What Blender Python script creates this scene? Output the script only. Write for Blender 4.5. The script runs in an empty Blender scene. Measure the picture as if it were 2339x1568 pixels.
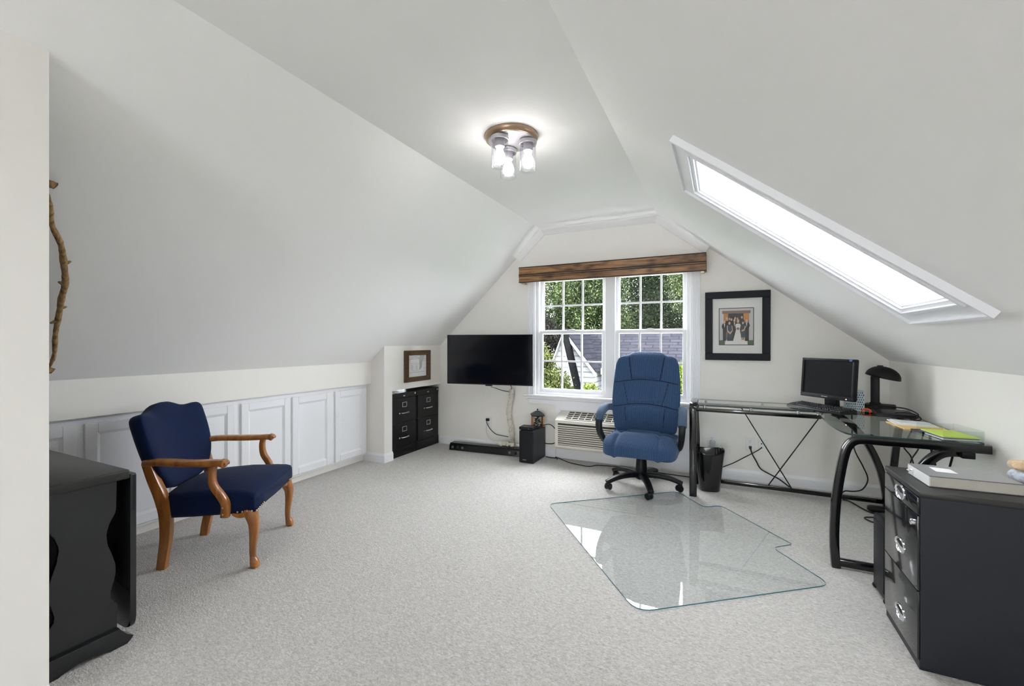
import bpy, bmesh, math, random
import numpy as np
from mathutils import Vector, Matrix

R = math.radians
S = bpy.context.scene
COL = S.collection

# ---------------------------------------------------------------- camera, world, exposure
cam_d = bpy.data.cameras.new('camera')
cam_d.sensor_width = 36.0
cam_d.lens = 990.0 / 2339.0 * 36.0
cam_d.shift_y = -3.0 / 2339.0
cam_d.clip_start = 0.05
cam_d.clip_end = 300
cam = bpy.data.objects.new('camera', cam_d)
COL.objects.link(cam)
cam.location = (0, 0, 1.225)
cam.rotation_euler = (R(90), 0, R(25.8))
S.camera = cam

S.view_settings.view_transform = 'Standard'
S.view_settings.look = 'None'
S.view_settings.gamma = 1.0
S.view_settings.use_curve_mapping = False
S.view_settings.exposure = 2.98
S.cycles.use_denoising = True
S.cycles.use_adaptive_sampling = True
S.cycles.adaptive_threshold = 0.05
S.cycles.max_bounces = 12
S.cycles.diffuse_bounces = 7
S.cycles.glossy_bounces = 6
S.cycles.transparent_max_bounces = 20
S.cycles.sample_clamp_indirect = 8.0

sun_d = bpy.data.lights.new('afternoon_sun', 'SUN')
sun_d.energy = 7.0
sun_d.angle = R(1.0)
sun_d.color = (1.0, 0.98, 0.95)
sun = bpy.data.objects.new('afternoon_sun', sun_d)
COL.objects.link(sun)
sun.rotation_euler = Vector((0.83, 0.30, -0.46)).to_track_quat('-Z', 'Y').to_euler()

SKY = 3.6
w = bpy.data.worlds.new('overcast_sky')
S.world = w
w.use_nodes = True
nt = w.node_tree
nt.nodes.clear()
wo = nt.nodes.new('ShaderNodeOutputWorld')
wb = nt.nodes.new('ShaderNodeBackground')
wb.inputs['Strength'].default_value = SKY
tc = nt.nodes.new('ShaderNodeTexCoord')
sx = nt.nodes.new('ShaderNodeSeparateXYZ')
rmp = nt.nodes.new('ShaderNodeValToRGB')
rmp.color_ramp.elements[0].position = 0.0
rmp.color_ramp.elements[0].color = (0.86, 0.91, 0.96, 1)
rmp.color_ramp.elements[1].position = 1.0
rmp.color_ramp.elements[1].color = (0.95, 0.975, 1.0, 1)
nt.links.new(tc.outputs['Generated'], sx.inputs[0])
nt.links.new(sx.outputs['Z'], rmp.inputs[0])
nt.links.new(rmp.outputs[0], wb.inputs['Color'])
nt.links.new(wb.outputs[0], wo.inputs[0])


def portal(name, loc, size, direction):
    d = bpy.data.lights.new(name, 'AREA')
    d.shape = 'RECTANGLE'
    d.size, d.size_y = size
    d.cycles.is_portal = True
    o = bpy.data.objects.new(name, d)
    COL.objects.link(o)
    o.location = loc
    o.rotation_euler = Vector(direction).to_track_quat('-Z', 'Y').to_euler()
    return o


# ---------------------------------------------------------------- materials
def new_mat(name):
    m = bpy.data.materials.new(name)
    m.use_nodes = True
    t = m.node_tree
    t.nodes.clear()
    out = t.nodes.new('ShaderNodeOutputMaterial')
    return m, t, out


def pbr(name, col, rough=0.5, metal=0.0, coat=0.0, sheen=0.0, spec=0.5, noise=None, bump=None, emis=None):
    """noise=(scale, amount): soft variation of the base colour; bump=(scale, strength)"""
    m, t, out = new_mat(name)
    b = t.nodes.new('ShaderNodeBsdfPrincipled')
    b.inputs['Base Color'].default_value = (*col, 1)
    b.inputs['Roughness'].default_value = rough
    b.inputs['Metallic'].default_value = metal
    b.inputs['Coat Weight'].default_value = coat
    b.inputs['Sheen Weight'].default_value = sheen
    b.inputs['Specular IOR Level'].default_value = spec
    tcn = t.nodes.new('ShaderNodeTexCoord')
    if noise:
        n = t.nodes.new('ShaderNodeTexNoise')
        n.inputs['Scale'].default_value = noise[0]
        n.inputs['Detail'].default_value = 4
        t.links.new(tcn.outputs['Object'], n.inputs['Vector'])
        mx = t.nodes.new('ShaderNodeMix')
        mx.data_type = 'RGBA'
        mx.inputs[6].default_value = (*[c * (1 - noise[1]) for c in col], 1)
        mx.inputs[7].default_value = (*[min(1, c * (1 + noise[1])) for c in col], 1)
        t.links.new(n.outputs['Fac'], mx.inputs[0])
        t.links.new(mx.outputs[2], b.inputs['Base Color'])
    if bump:
        n2 = t.nodes.new('ShaderNodeTexNoise')
        n2.inputs['Scale'].default_value = bump[0]
        n2.inputs['Detail'].default_value = 3
        t.links.new(tcn.outputs['Object'], n2.inputs['Vector'])
        bp = t.nodes.new('ShaderNodeBump')
        bp.inputs['Strength'].default_value = bump[1]
        bp.inputs['Distance'].default_value = 0.01
        t.links.new(n2.outputs['Fac'], bp.inputs['Height'])
        t.links.new(bp.outputs[0], b.inputs['Normal'])
    if emis:
        b.inputs['Emission Color'].default_value = (*emis[0], 1)
        b.inputs['Emission Strength'].default_value = emis[1]
    t.links.new(b.outputs[0], out.inputs[0])
    return m


def thin_glass(name, tint, ior=1.45, refl=1.0, seeds=False):
    m, t, out = new_mat(name)
    tr = t.nodes.new('ShaderNodeBsdfTransparent')
    tr.inputs[0].default_value = (*tint, 1)
    gl = t.nodes.new('ShaderNodeBsdfGlossy')
    gl.inputs['Roughness'].default_value = 0.0 if not seeds else 0.08
    fr = t.nodes.new('ShaderNodeFresnel')
    fr.inputs['IOR'].default_value = ior
    geo = t.nodes.new('ShaderNodeNewGeometry')
    inv = t.nodes.new('ShaderNodeMath')
    inv.operation = 'SUBTRACT'
    inv.inputs[0].default_value = 1.0
    mul = t.nodes.new('ShaderNodeMath')
    mul.operation = 'MULTIPLY'
    mul2 = t.nodes.new('ShaderNodeMath')
    mul2.operation = 'MULTIPLY'
    mul2.inputs[1].default_value = refl
    mx = t.nodes.new('ShaderNodeMixShader')
    t.links.new(geo.outputs['Backfacing'], inv.inputs[1])
    t.links.new(inv.outputs[0], mul.inputs[0])
    t.links.new(fr.outputs[0], mul.inputs[1])
    t.links.new(mul.outputs[0], mul2.inputs[0])
    t.links.new(mul2.outputs[0], mx.inputs[0])
    t.links.new(tr.outputs[0], mx.inputs[1])
    t.links.new(gl.outputs[0], mx.inputs[2])
    if seeds:
        tcn = t.nodes.new('ShaderNodeTexCoord')
        v = t.nodes.new('ShaderNodeTexVoronoi')
        v.inputs['Scale'].default_value = 130
        t.links.new(tcn.outputs['Object'], v.inputs['Vector'])
        bp = t.nodes.new('ShaderNodeBump')
        bp.inputs['Strength'].default_value = 0.6
        bp.inputs['Distance'].default_value = 0.004
        t.links.new(v.outputs['Distance'], bp.inputs['Height'])
        t.links.new(bp.outputs[0], gl.inputs['Normal'])
        t.links.new(bp.outputs[0], fr.inputs['Normal'])
    t.links.new(mx.outputs[0], out.inputs[0])
    return m


def wood(name, dark, light, axis=0, scale=9.0, rough=0.35, coat=0.2, knots=False, stretch=9.0, contrast=(0.3, 0.72)):
    m, t, out = new_mat(name)
    b = t.nodes.new('ShaderNodeBsdfPrincipled')
    b.inputs['Roughness'].default_value = rough
    b.inputs['Coat Weight'].default_value = coat
    b.inputs['Coat Roughness'].default_value = 0.15
    tcn = t.nodes.new('ShaderNodeTexCoord')
    mp = t.nodes.new('ShaderNodeMapping')
    sc = [stretch, stretch, stretch]
    sc[axis] = 1.0
    mp.inputs['Scale'].default_value = sc
    t.links.new(tcn.outputs['Object'], mp.inputs['Vector'])
    n = t.nodes.new('ShaderNodeTexNoise')
    n.inputs['Scale'].default_value = scale
    n.inputs['Detail'].default_value = 7
    n.inputs['Distortion'].default_value = 0.8
    t.links.new(mp.outputs[0], n.inputs['Vector'])
    cr = t.nodes.new('ShaderNodeValToRGB')
    cr.color_ramp.elements[0].position = contrast[0]
    cr.color_ramp.elements[0].color = (*dark, 1)
    cr.color_ramp.elements[1].position = contrast[1]
    cr.color_ramp.elements[1].color = (*light, 1)
    t.links.new(n.outputs['Fac'], cr.inputs[0])
    last = cr.outputs[0]
    if knots:
        mp2 = t.nodes.new('ShaderNodeMapping')
        sc2 = [16.0, 16.0, 16.0]
        sc2[axis] = 7.0
        mp2.inputs['Scale'].default_value = sc2
        t.links.new(tcn.outputs['Object'], mp2.inputs['Vector'])
        v = t.nodes.new('ShaderNodeTexVoronoi')
        v.inputs['Scale'].default_value = 1.0
        t.links.new(mp2.outputs[0], v.inputs['Vector'])
        kr = t.nodes.new('ShaderNodeValToRGB')
        kr.color_ramp.elements[0].position = 0.03
        kr.color_ramp.elements[0].color = (0.25, 0.25, 0.25, 1)
        kr.color_ramp.elements[1].position = 0.42
        kr.color_ramp.elements[1].color = (1, 1, 1, 1)
        t.links.new(v.outputs['Distance'], kr.inputs[0])
        mx = t.nodes.new('ShaderNodeMix')
        mx.data_type = 'RGBA'
        mx.blend_type = 'MULTIPLY'
        mx.inputs[0].default_value = 1.0
        t.links.new(last, mx.inputs[6])
        t.links.new(kr.outputs[0], mx.inputs[7])
        last = mx.outputs[2]
    t.links.new(last, b.inputs['Base Color'])
    bp = t.nodes.new('ShaderNodeBump')
    bp.inputs['Strength'].default_value = 0.15
    bp.inputs['Distance'].default_value = 0.004
    t.links.new(n.outputs['Fac'], bp.inputs['Height'])
    t.links.new(bp.outputs[0], b.inputs['Normal'])
    t.links.new(b.outputs[0], out.inputs[0])
    return m


def carpet_mat():
    m, t, out = new_mat('loop_carpet')
    b = t.nodes.new('ShaderNodeBsdfPrincipled')
    b.inputs['Roughness'].default_value = 0.95
    b.inputs['Specular IOR Level'].default_value = 0.1
    b.inputs['Sheen Weight'].default_value = 0.15
    tcn = t.nodes.new('ShaderNodeTexCoord')
    mp = t.nodes.new('ShaderNodeMapping')
    mp.inputs['Rotation'].default_value = (0, 0, R(12))
    mp.inputs['Scale'].default_value = (60, 115, 60)
    t.links.new(tcn.outputs['Object'], mp.inputs['Vector'])
    n = t.nodes.new('ShaderNodeTexNoise')
    n.inputs['Scale'].default_value = 1.0
    n.inputs['Detail'].default_value = 5
    n.inputs['Roughness'].default_value = 0.65
    n.inputs['Distortion'].default_value = 1.2
    t.links.new(mp.outputs[0], n.inputs['Vector'])
    v = t.nodes.new('ShaderNodeTexVoronoi')
    v.inputs['Scale'].default_value = 150
    t.links.new(tcn.outputs['Object'], v.inputs['Vector'])
    cr = t.nodes.new('ShaderNodeValToRGB')
    cr.color_ramp.elements[0].position = 0.32
    cr.color_ramp.elements[0].color = (0.40, 0.38, 0.36, 1)
    cr.color_ramp.elements[1].position = 0.66
    cr.color_ramp.elements[1].color = (0.72, 0.70, 0.675, 1)
    t.links.new(n.outputs['Fac'], cr.inputs[0])
    n3 = t.nodes.new('ShaderNodeTexNoise')
    n3.inputs['Scale'].default_value = 1.6
    t.links.new(tcn.outputs['Object'], n3.inputs['Vector'])
    mr = t.nodes.new('ShaderNodeMapRange')
    mr.inputs['To Min'].default_value = 0.94
    mr.inputs['To Max'].default_value = 1.05
    t.links.new(n3.outputs['Fac'], mr.inputs['Value'])
    mx = t.nodes.new('ShaderNodeMix')
    mx.data_type = 'RGBA'
    mx.blend_type = 'MULTIPLY'
    mx.inputs[0].default_value = 1.0
    t.links.new(cr.outputs[0], mx.inputs[6])
    t.links.new(mr.outputs[0], mx.inputs[7])
    t.links.new(mx.outputs[2], b.inputs['Base Color'])
    add = t.nodes.new('ShaderNodeMath')
    add.operation = 'ADD'
    t.links.new(n.outputs['Fac'], add.inputs[0])
    t.links.new(v.outputs['Distance'], add.inputs[1])
    bp = t.nodes.new('ShaderNodeBump')
    bp.inputs['Strength'].default_value = 0.55
    bp.inputs['Distance'].default_value = 0.006
    t.links.new(add.outputs[0], bp.inputs['Height'])
    t.links.new(bp.outputs[0], b.inputs['Normal'])
    t.links.new(b.outputs[0], out.inputs[0])
    return m


def stripe_fabric(name, dark, light, scale, axis='X', rough=0.9):
    """woven upholstery: fine ribs with a speckle"""
    m, t, out = new_mat(name)
    b = t.nodes.new('ShaderNodeBsdfPrincipled')
    b.inputs['Roughness'].default_value = rough
    b.inputs['Sheen Weight'].default_value = 0.25
    b.inputs['Sheen Tint'].default_value = (0.45, 0.62, 0.9, 1)
    tcn = t.nodes.new('ShaderNodeTexCoord')
    wv = t.nodes.new('ShaderNodeTexWave')
    wv.bands_direction = axis
    wv.inputs['Scale'].default_value = scale
    wv.inputs['Distortion'].default_value = 0.6
    wv.inputs['Detail'].default_value = 1
    t.links.new(tcn.outputs['Object'], wv.inputs['Vector'])
    n = t.nodes.new('ShaderNodeTexNoise')
    n.inputs['Scale'].default_value = 220
    n.inputs['Detail'].default_value = 3
    t.links.new(tcn.outputs['Object'], n.inputs['Vector'])
    mu = t.nodes.new('ShaderNodeMath')
    mu.operation = 'MULTIPLY'
    t.links.new(wv.outputs['Fac'], mu.inputs[0])
    t.links.new(n.outputs['Fac'], mu.inputs[1])
    cr = t.nodes.new('ShaderNodeValToRGB')
    cr.color_ramp.elements[0].position = 0.05
    cr.color_ramp.elements[0].color = (*dark, 1)
    cr.color_ramp.elements[1].position = 0.55
    cr.color_ramp.elements[1].color = (*light, 1)
    t.links.new(mu.outputs[0], cr.inputs[0])
    t.links.new(cr.outputs[0], b.inputs['Base Color'])
    bp = t.nodes.new('ShaderNodeBump')
    bp.inputs['Strength'].default_value = 0.4
    bp.inputs['Distance'].default_value = 0.002
    t.links.new(mu.outputs[0], bp.inputs['Height'])
    t.links.new(bp.outputs[0], b.inputs['Normal'])
    t.links.new(b.outputs[0], out.inputs[0])
    return m


def leaf_mat(name, dark, mid, light):
    m, t, out = new_mat(name)
    b = t.nodes.new('ShaderNodeBsdfPrincipled')
    b.inputs['Roughness'].default_value = 0.6
    b.inputs['Specular IOR Level'].default_value = 0.06
    geo = t.nodes.new('ShaderNodeNewGeometry')
    cr = t.nodes.new('ShaderNodeValToRGB')
    cr.color_ramp.elements[0].position = 0.0
    cr.color_ramp.elements[0].color = (*dark, 1)
    cr.color_ramp.elements[1].position = 1.0
    cr.color_ramp.elements[1].color = (*light, 1)
    e = cr.color_ramp.elements.new(0.55)
    e.color = (*mid, 1)
    t.links.new(geo.outputs['Random Per Island'], cr.inputs[0])
    t.links.new(cr.outputs[0], b.inputs['Base Color'])
    tl = t.nodes.new('ShaderNodeBsdfTranslucent')
    t.links.new(cr.outputs[0], tl.inputs[0])
    mx = t.nodes.new('ShaderNodeMixShader')
    mx.inputs[0].default_value = 0.3
    t.links.new(b.outputs[0], mx.inputs[1])
    t.links.new(tl.outputs[0], mx.inputs[2])
    t.links.new(mx.outputs[0], out.inputs[0])
    return m


def shingle_mat(name, a, c, mortar, bw=0.8, rh=0.30):
    m, t, out = new_mat(name)
    b = t.nodes.new('ShaderNodeBsdfPrincipled')
    b.inputs['Roughness'].default_value = 0.9
    b.inputs['Specular IOR Level'].default_value = 0.04
    tcn = t.nodes.new('ShaderNodeTexCoord')
    br = t.nodes.new('ShaderNodeTexBrick')
    br.inputs['Color1'].default_value = (*a, 1)
    br.inputs['Color2'].default_value = (*c, 1)
    br.inputs['Mortar'].default_value = (*mortar, 1)
    br.inputs['Scale'].default_value = 1.0
    br.inputs['Brick Width'].default_value = bw
    br.inputs['Row Height'].default_value = rh
    br.inputs['Mortar Size'].default_value = 0.035
    t.links.new(tcn.outputs['UV'], br.inputs['Vector'])
    t.links.new(br.outputs['Color'], b.inputs['Base Color'])
    t.links.new(b.outputs[0], out.inputs[0])
    return m


M = {}
M['wall'] = pbr('cream_wall_paint', (0.865, 0.843, 0.80), 0.75, bump=(350, 0.02), spec=0.2)
M['ceil'] = pbr('white_ceiling_paint', (0.875, 0.87, 0.858), 0.85, bump=(250, 0.03), spec=0.15)
M['trim'] = pbr('white_trim_paint', (0.87, 0.875, 0.90), 0.35, spec=0.4)
M['carpet'] = carpet_mat()
M['velvet'] = pbr('navy_velvet', (0.0030, 0.0115, 0.050), 0.85, sheen=0.06, spec=0.15, noise=(6, 0.25), bump=(400, 0.05))
M['armwood'] = wood('honey_cherry_wood', (0.24, 0.078, 0.016), (0.50, 0.195, 0.042), axis=2, scale=5, rough=0.3, coat=0.45, stretch=5)
M['valance'] = wood('stained_pine', (0.045, 0.02, 0.008), (0.42, 0.205, 0.080), axis=0, scale=3.2, rough=0.45, coat=0.15, knots=True, stretch=14, contrast=(0.28, 0.66))
M['groove'] = pbr('dark_stain', (0.015, 0.008, 0.005), 0.6)
M['framewood'] = wood('brown_frame_wood', (0.05, 0.024, 0.008), (0.13, 0.068, 0.026), axis=1, scale=12, rough=0.5, coat=0.1)
M['driftwood'] = wood('driftwood', (0.10, 0.05, 0.02), (0.50, 0.31, 0.13), axis=2, scale=14, rough=0.7, coat=0.0, stretch=4)
M['bark'] = pbr('bark', (0.06, 0.045, 0.03), 0.9, noise=(8, 0.4))
M['blackmetal'] = pbr('black_enamel', (0.00550, 0.00550, 0.00650), 0.28, spec=0.35)
M['blackgloss'] = pbr('black_gloss_tube', (0.004, 0.004, 0.005), 0.16, coat=0.35)
M['navymetal'] = pbr('blue_black_enamel', (0.00935, 0.01178, 0.01872), 0.42)
M['blackframe'] = pbr('black_picture_frame', (0.006, 0.0075, 0.012), 0.5, spec=0.25)
M['drawerfront'] = pbr('glossy_black_drawer', (0.00800, 0.00850, 0.01000), 0.16, coat=0.5)
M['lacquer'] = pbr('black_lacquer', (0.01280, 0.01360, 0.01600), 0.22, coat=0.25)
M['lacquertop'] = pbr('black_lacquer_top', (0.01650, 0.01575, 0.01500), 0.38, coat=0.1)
M['cavity'] = pbr('black_void', (0.004, 0.004, 0.004), 0.8)
M['cone'] = pbr('silver_cone', (0.16, 0.16, 0.165), 0.4, metal=0.5)
M['chrome'] = pbr('chrome', (0.80, 0.81, 0.83), 0.12, metal=1.0)
M['brushed'] = pbr('brushed_nickel', (0.72, 0.70, 0.67), 0.3, metal=1.0)
M['nickelgrey'] = pbr('satin_nickel_canopy', (0.42, 0.41, 0.43), 0.35, metal=0.6)
M['bronze'] = pbr('bronze_rim', (0.36, 0.25, 0.17), 0.3, metal=0.7)
M['brass'] = pbr('aged_brass', (0.65, 0.55, 0.40), 0.3, metal=1.0)
M['bluefab'] = stripe_fabric('blue_ribbed_fabric', (0.00720, 0.02160, 0.06120), (0.04320, 0.10800, 0.23760), 38, 'X')
M['greyblue'] = stripe_fabric('blue_grey_arm_fabric', (0.02400, 0.04400, 0.08800), (0.10400, 0.15200, 0.23200), 38, 'X')
M['blackplastic'] = pbr('black_plastic', (0.00650, 0.00700, 0.00850), 0.42, spec=0.3)
M['seam'] = pbr('seam_thread', (0.004, 0.012, 0.035), 0.9)
M['screen'] = pbr('black_screen', (0.003, 0.0035, 0.006), 0.09)
M['screenmatte'] = pbr('matte_screen', (0.002, 0.002, 0.0024), 0.4, spec=0.2)
M['greybezel'] = pbr('charcoal_bezel', (0.012, 0.012, 0.017), 0.45, spec=0.3)
M['beige'] = pbr('beige_plastic', (0.69960, 0.66960, 0.59890), 0.45)
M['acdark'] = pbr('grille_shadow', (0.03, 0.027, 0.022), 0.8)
M['whiteplastic'] = pbr('white_plastic', (0.80, 0.80, 0.79), 0.4)
M['greyplastic'] = pbr('grey_plastic', (0.5, 0.51, 0.52), 0.45)
M['cord'] = pbr('black_cord', (0.00300, 0.00300, 0.00300), 0.45)
M['whitecord'] = pbr('white_cord', (0.75, 0.74, 0.70), 0.5)
M['cream_cloth'] = pbr('cream_cloth', (0.72, 0.68, 0.58), 0.9, bump=(90, 0.4), sheen=0.2)
M['paper'] = pbr('white_paper', (0.78, 0.78, 0.77), 0.8)
M['matboard'] = pbr('mat_board', (0.74, 0.74, 0.72), 0.7)
M['manila'] = pbr('manila_folder', (0.72, 0.50, 0.20), 0.7)
M['lime'] = pbr('lime_paper', (0.55, 0.72, 0.10), 0.7)
M['orange'] = pbr('orange_plastic', (0.75, 0.09, 0.02), 0.4)
M['binder'] = pbr('grey_binder_cover', (0.17, 0.175, 0.185), 0.28, coat=0.3)
M['pages'] = pbr('page_edges', (0.52, 0.49, 0.44), 0.8, noise=(30, 0.12))
M['tan'] = pbr('tan_fleece', (0.70, 0.50, 0.30), 0.95, noise=(40, 0.3), bump=(60, 0.8), sheen=0.4)
M['bluewhite'] = pbr('pale_blue_fleece', (0.62, 0.66, 0.75), 0.95, noise=(40, 0.2), bump=(60, 0.8), sheen=0.4)
M['lamp'] = pbr('charcoal_lamp', (0.00900, 0.00900, 0.01000), 0.5, spec=0.25)
M['bulb'] = pbr('lit_bulb', (1, 1, 1), 0.4, emis=((1.0, 0.96, 0.90), 3.4))
M['pane'] = thin_glass('window_pane', (0.92, 0.92, 0.92), 1.45)
M['clearpane'] = thin_glass('clear_pane', (0.99, 0.99, 0.99), 1.45)
M['skypane'] = thin_glass('skylight_pane', (0.57, 0.575, 0.58), 1.45)
M['shade'] = thin_glass('seeded_glass', (0.93, 0.93, 0.95), 1.5, 1.0, seeds=True)
M['deskglass'] = thin_glass('green_desk_glass', (0.925, 0.96, 0.945), 1.52)
M['acrylic'] = thin_glass('clear_acrylic', (0.93, 0.95, 0.94), 1.45)
M['picglass'] = thin_glass('picture_glass', (0.985, 0.985, 0.985), 1.5)
M['matglass'] = thin_glass('floor_mat_glass', (0.984, 0.996, 0.997), 1.52)
M['matedge'] = pbr('teal_glass_edge', (0.03, 0.17, 0.21), 0.15)
M['deskedge'] = pbr('green_glass_edge', (0.03, 0.06, 0.055), 0.15)
M['siding'] = shingle_mat('white_siding', (0.17787, 0.18110, 0.18757), (0.16817, 0.17140, 0.17787), (0.09055, 0.09055, 0.09379), 9.0, 0.26)
M['housetrim'] = pbr('white_house_trim', (0.18141, 0.18434, 0.19312), 0.8, spec=0.05)
M['shingles'] = shingle_mat('grey_shingles', (0.00727, 0.00750, 0.01067), (0.01128, 0.01125, 0.01555), (0.00436, 0.00450, 0.00622))
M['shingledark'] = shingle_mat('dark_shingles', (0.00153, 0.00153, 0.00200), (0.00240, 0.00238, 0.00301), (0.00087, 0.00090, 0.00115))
M['ground'] = pbr('lawn', (0.01750, 0.03150, 0.00875), 0.95, spec=0.05, noise=(0.6, 0.4))
M['leaf_oak'] = leaf_mat('oak_leaves', (0.004, 0.010, 0.005), (0.019, 0.033, 0.011), (0.080, 0.095, 0.040))
M['leaf_dark'] = leaf_mat('dark_leaves', (0.003, 0.008, 0.005), (0.012, 0.024, 0.011), (0.055, 0.075, 0.036))
M['leaf_yellow'] = leaf_mat('yellow_green_leaves', (0.012, 0.024, 0.004), (0.060, 0.085, 0.010), (0.16, 0.18, 0.045))
M['leaf_mixed'] = leaf_mat('mixed_leaves', (0.006, 0.011, 0.004), (0.032, 0.044, 0.010), (0.105, 0.100, 0.042))
M['leaf_purple'] = leaf_mat('purple_leaves', (0.00178, 0.00192, 0.00174), (0.00744, 0.00725, 0.00620), (0.02232, 0.01934, 0.01488))


# ---------------------------------------------------------------- geometry helpers
def box(bm, x0, x1, y0, y1, z0, z1, mi=0, bev=0.0, seg=2):
    vs = [bm.verts.new((x, y, z)) for z in (z0, z1) for y in (y0, y1) for x in (x0, x1)]
    fs = [(0, 2, 3, 1), (4, 5, 7, 6), (0, 1, 5, 4), (2, 6, 7, 3), (0, 4, 6, 2), (1, 3, 7, 5)]
    out = []
    for f in fs:
        fc = bm.faces.new([vs[i] for i in f])
        fc.material_index = mi
        out.append(fc)
    if bev > 0:
        es = list({e for f in out for e in f.edges})
        bmesh.ops.bevel(bm, geom=es, offset=bev, segments=seg, profile=0.5, affect='EDGES')
    return vs


def hexa(bm, p, mi=0, bev=0.0, seg=2):
    """eight corners: bottom ring of four then top ring of four (same order)"""
    vs = [bm.verts.new(q) for q in p]
    fs = [(3, 2, 1, 0), (4, 5, 6, 7), (0, 1, 5, 4), (1, 2, 6, 5), (2, 3, 7, 6), (3, 0, 4, 7)]
    out = []
    for f in fs:
        fc = bm.faces.new([vs[i] for i in f])
        fc.material_index = mi
        out.append(fc)
    if bev > 0:
        es = list({e for f in out for e in f.edges})
        bmesh.ops.bevel(bm, geom=es, offset=bev, segments=seg, profile=0.5, affect='EDGES')


def prism(bm, pts, vec, mi=0, mi_side=None, bev=0.0, seg=2):
    """planar polygon extruded along vec"""
    vec = Vector(vec)
    a = [bm.verts.new(p) for p in pts]
    b = [bm.verts.new(Vector(p) + vec) for p in pts]
    n = len(pts)
    fs = [bm.faces.new(a[::-1]), bm.faces.new(b)]
    for f in fs:
        f.material_index = mi
    for i in range(n):
        f = bm.faces.new((a[i], a[(i + 1) % n], b[(i + 1) % n], b[i]))
        f.material_index = mi if mi_side is None else mi_side
        fs.append(f)
    if bev > 0:
        es = list({e for f in fs[:2] for e in f.edges})
        bmesh.ops.bevel(bm, geom=es, offset=bev, segments=seg, profile=0.5, affect='EDGES')
    return fs


def smooth_pts(pts, k=6, closed=False):
    """Catmull-Rom through pts"""
    P = [Vector(p) for p in pts]
    n = len(P)
    out = []
    rng = n if closed else n - 1
    for i in range(rng):
        if closed:
            p0, p1, p2, p3 = P[(i - 1) % n], P[i], P[(i + 1) % n], P[(i + 2) % n]
        else:
            p0, p1, p2, p3 = P[max(i - 1, 0)], P[i], P[i + 1], P[min(i + 2, n - 1)]
        for j in range(k):
            t = j / k
            out.append(0.5 * ((2 * p1) + (p2 - p0) * t + (2 * p0 - 5 * p1 + 4 * p2 - p3) * t * t
                              + (3 * p1 - p0 - 3 * p2 + p3) * t ** 3))
    if not closed:
        out.append(P[-1])
    return out


def sweep(bm, pts, prof, up=(0, 0, 1), scale=None, mi=0, closed=False):
    """sweep a closed 2-D profile [(side, up)] along pts; scale = per-point factor"""
    P = [Vector(p) for p in pts]
    up = Vector(up)
    rings = []
    n = len(P)
    side_prev = None
    for i, p in enumerate(P):
        if closed:
            T = (P[(i + 1) % n] - P[i - 1]).normalized()
        else:
            T = (P[min(i + 1, n - 1)] - P[max(i - 1, 0)]).normalized()
        sd = T.cross(up)
        if sd.length < 0.12:
            sd = side_prev if side_prev is not None else T.orthogonal()
            sd = sd - T * sd.dot(T)
        sd.normalize()
        if side_prev is not None and sd.dot(side_prev) < 0:
            sd = -sd
        side_prev = sd
        bn = sd.cross(T).normalized()
        s = 1.0 if scale is None else scale[i]
        sa, sb = (s if isinstance(s, (tuple, list)) else (s, s))
        rings.append([bm.verts.new(p + sd * (a * sa) + bn * (b * sb)) for a, b in prof])
    m = len(prof)
    last = n if closed else n - 1
    for i in range(last):
        A, B = rings[i], rings[(i + 1) % n]
        for j in range(m):
            f = bm.faces.new((A[j], A[(j + 1) % m], B[(j + 1) % m], B[j]))
            f.material_index = mi
    if not closed:
        for r in (rings[0][::-1], rings[-1]):
            f = bm.faces.new(r)
            f.material_index = mi
    return rings


def circ(r, n=10, ry=None):
    ry = r if ry is None else ry
    return [(r * math.cos(2 * math.pi * i / n), ry * math.sin(2 * math.pi * i / n)) for i in range(n)]


def rrect(hw, hh, r, k=3):
    out = []
    for cx, cy, a0 in ((hw - r, hh - r, 0), (-hw + r, hh - r, 90), (-hw + r, -hh + r, 180), (hw - r, -hh + r, 270)):
        for i in range(k + 1):
            a = R(a0 + 90 * i / k)
            out.append((cx + r * math.cos(a), cy + r * math.sin(a)))
    return out


def tube(bm, pts, r, n=8, up=(0, 0, 1), mi=0, scale=None):
    sweep(bm, pts, circ(r, n), up, scale, mi)


def lathe(bm, prof, c=(0, 0, 0), seg=32, mi=0, cap=True, ax=None):
    """prof [(radius, height)] about z at c; ax = optional Matrix to orient"""
    c = Vector(c)
    rings = []
    for r, h in prof:
        ring = []
        for i in range(seg):
            a = 2 * math.pi * i / seg
            v = Vector((r * math.cos(a), r * math.sin(a), h))
            if ax is not None:
                v = ax @ v
            ring.append(bm.verts.new(c + v))
        rings.append(ring)
    for A, B in zip(rings, rings[1:]):
        for j in range(seg):
            f = bm.faces.new((A[j], A[(j + 1) % seg], B[(j + 1) % seg], B[j]))
            f.material_index = mi
    if cap:
        for r in (rings[0][::-1], rings[-1]):
            f = bm.faces.new(r)
            f.material_index = mi


def loft(bm, rings, mi=0, cap=True):
    V = [[bm.verts.new(p) for p in r] for r in rings]
    m = len(V[0])
    for A, B in zip(V, V[1:]):
        for j in range(m):
            f = bm.faces.new((A[j], A[(j + 1) % m], B[(j + 1) % m], B[j]))
            f.material_index = mi
    if cap:
        for r in (V[0][::-1], V[-1]):
            f = bm.faces.new(r)
            f.material_index = mi


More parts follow.
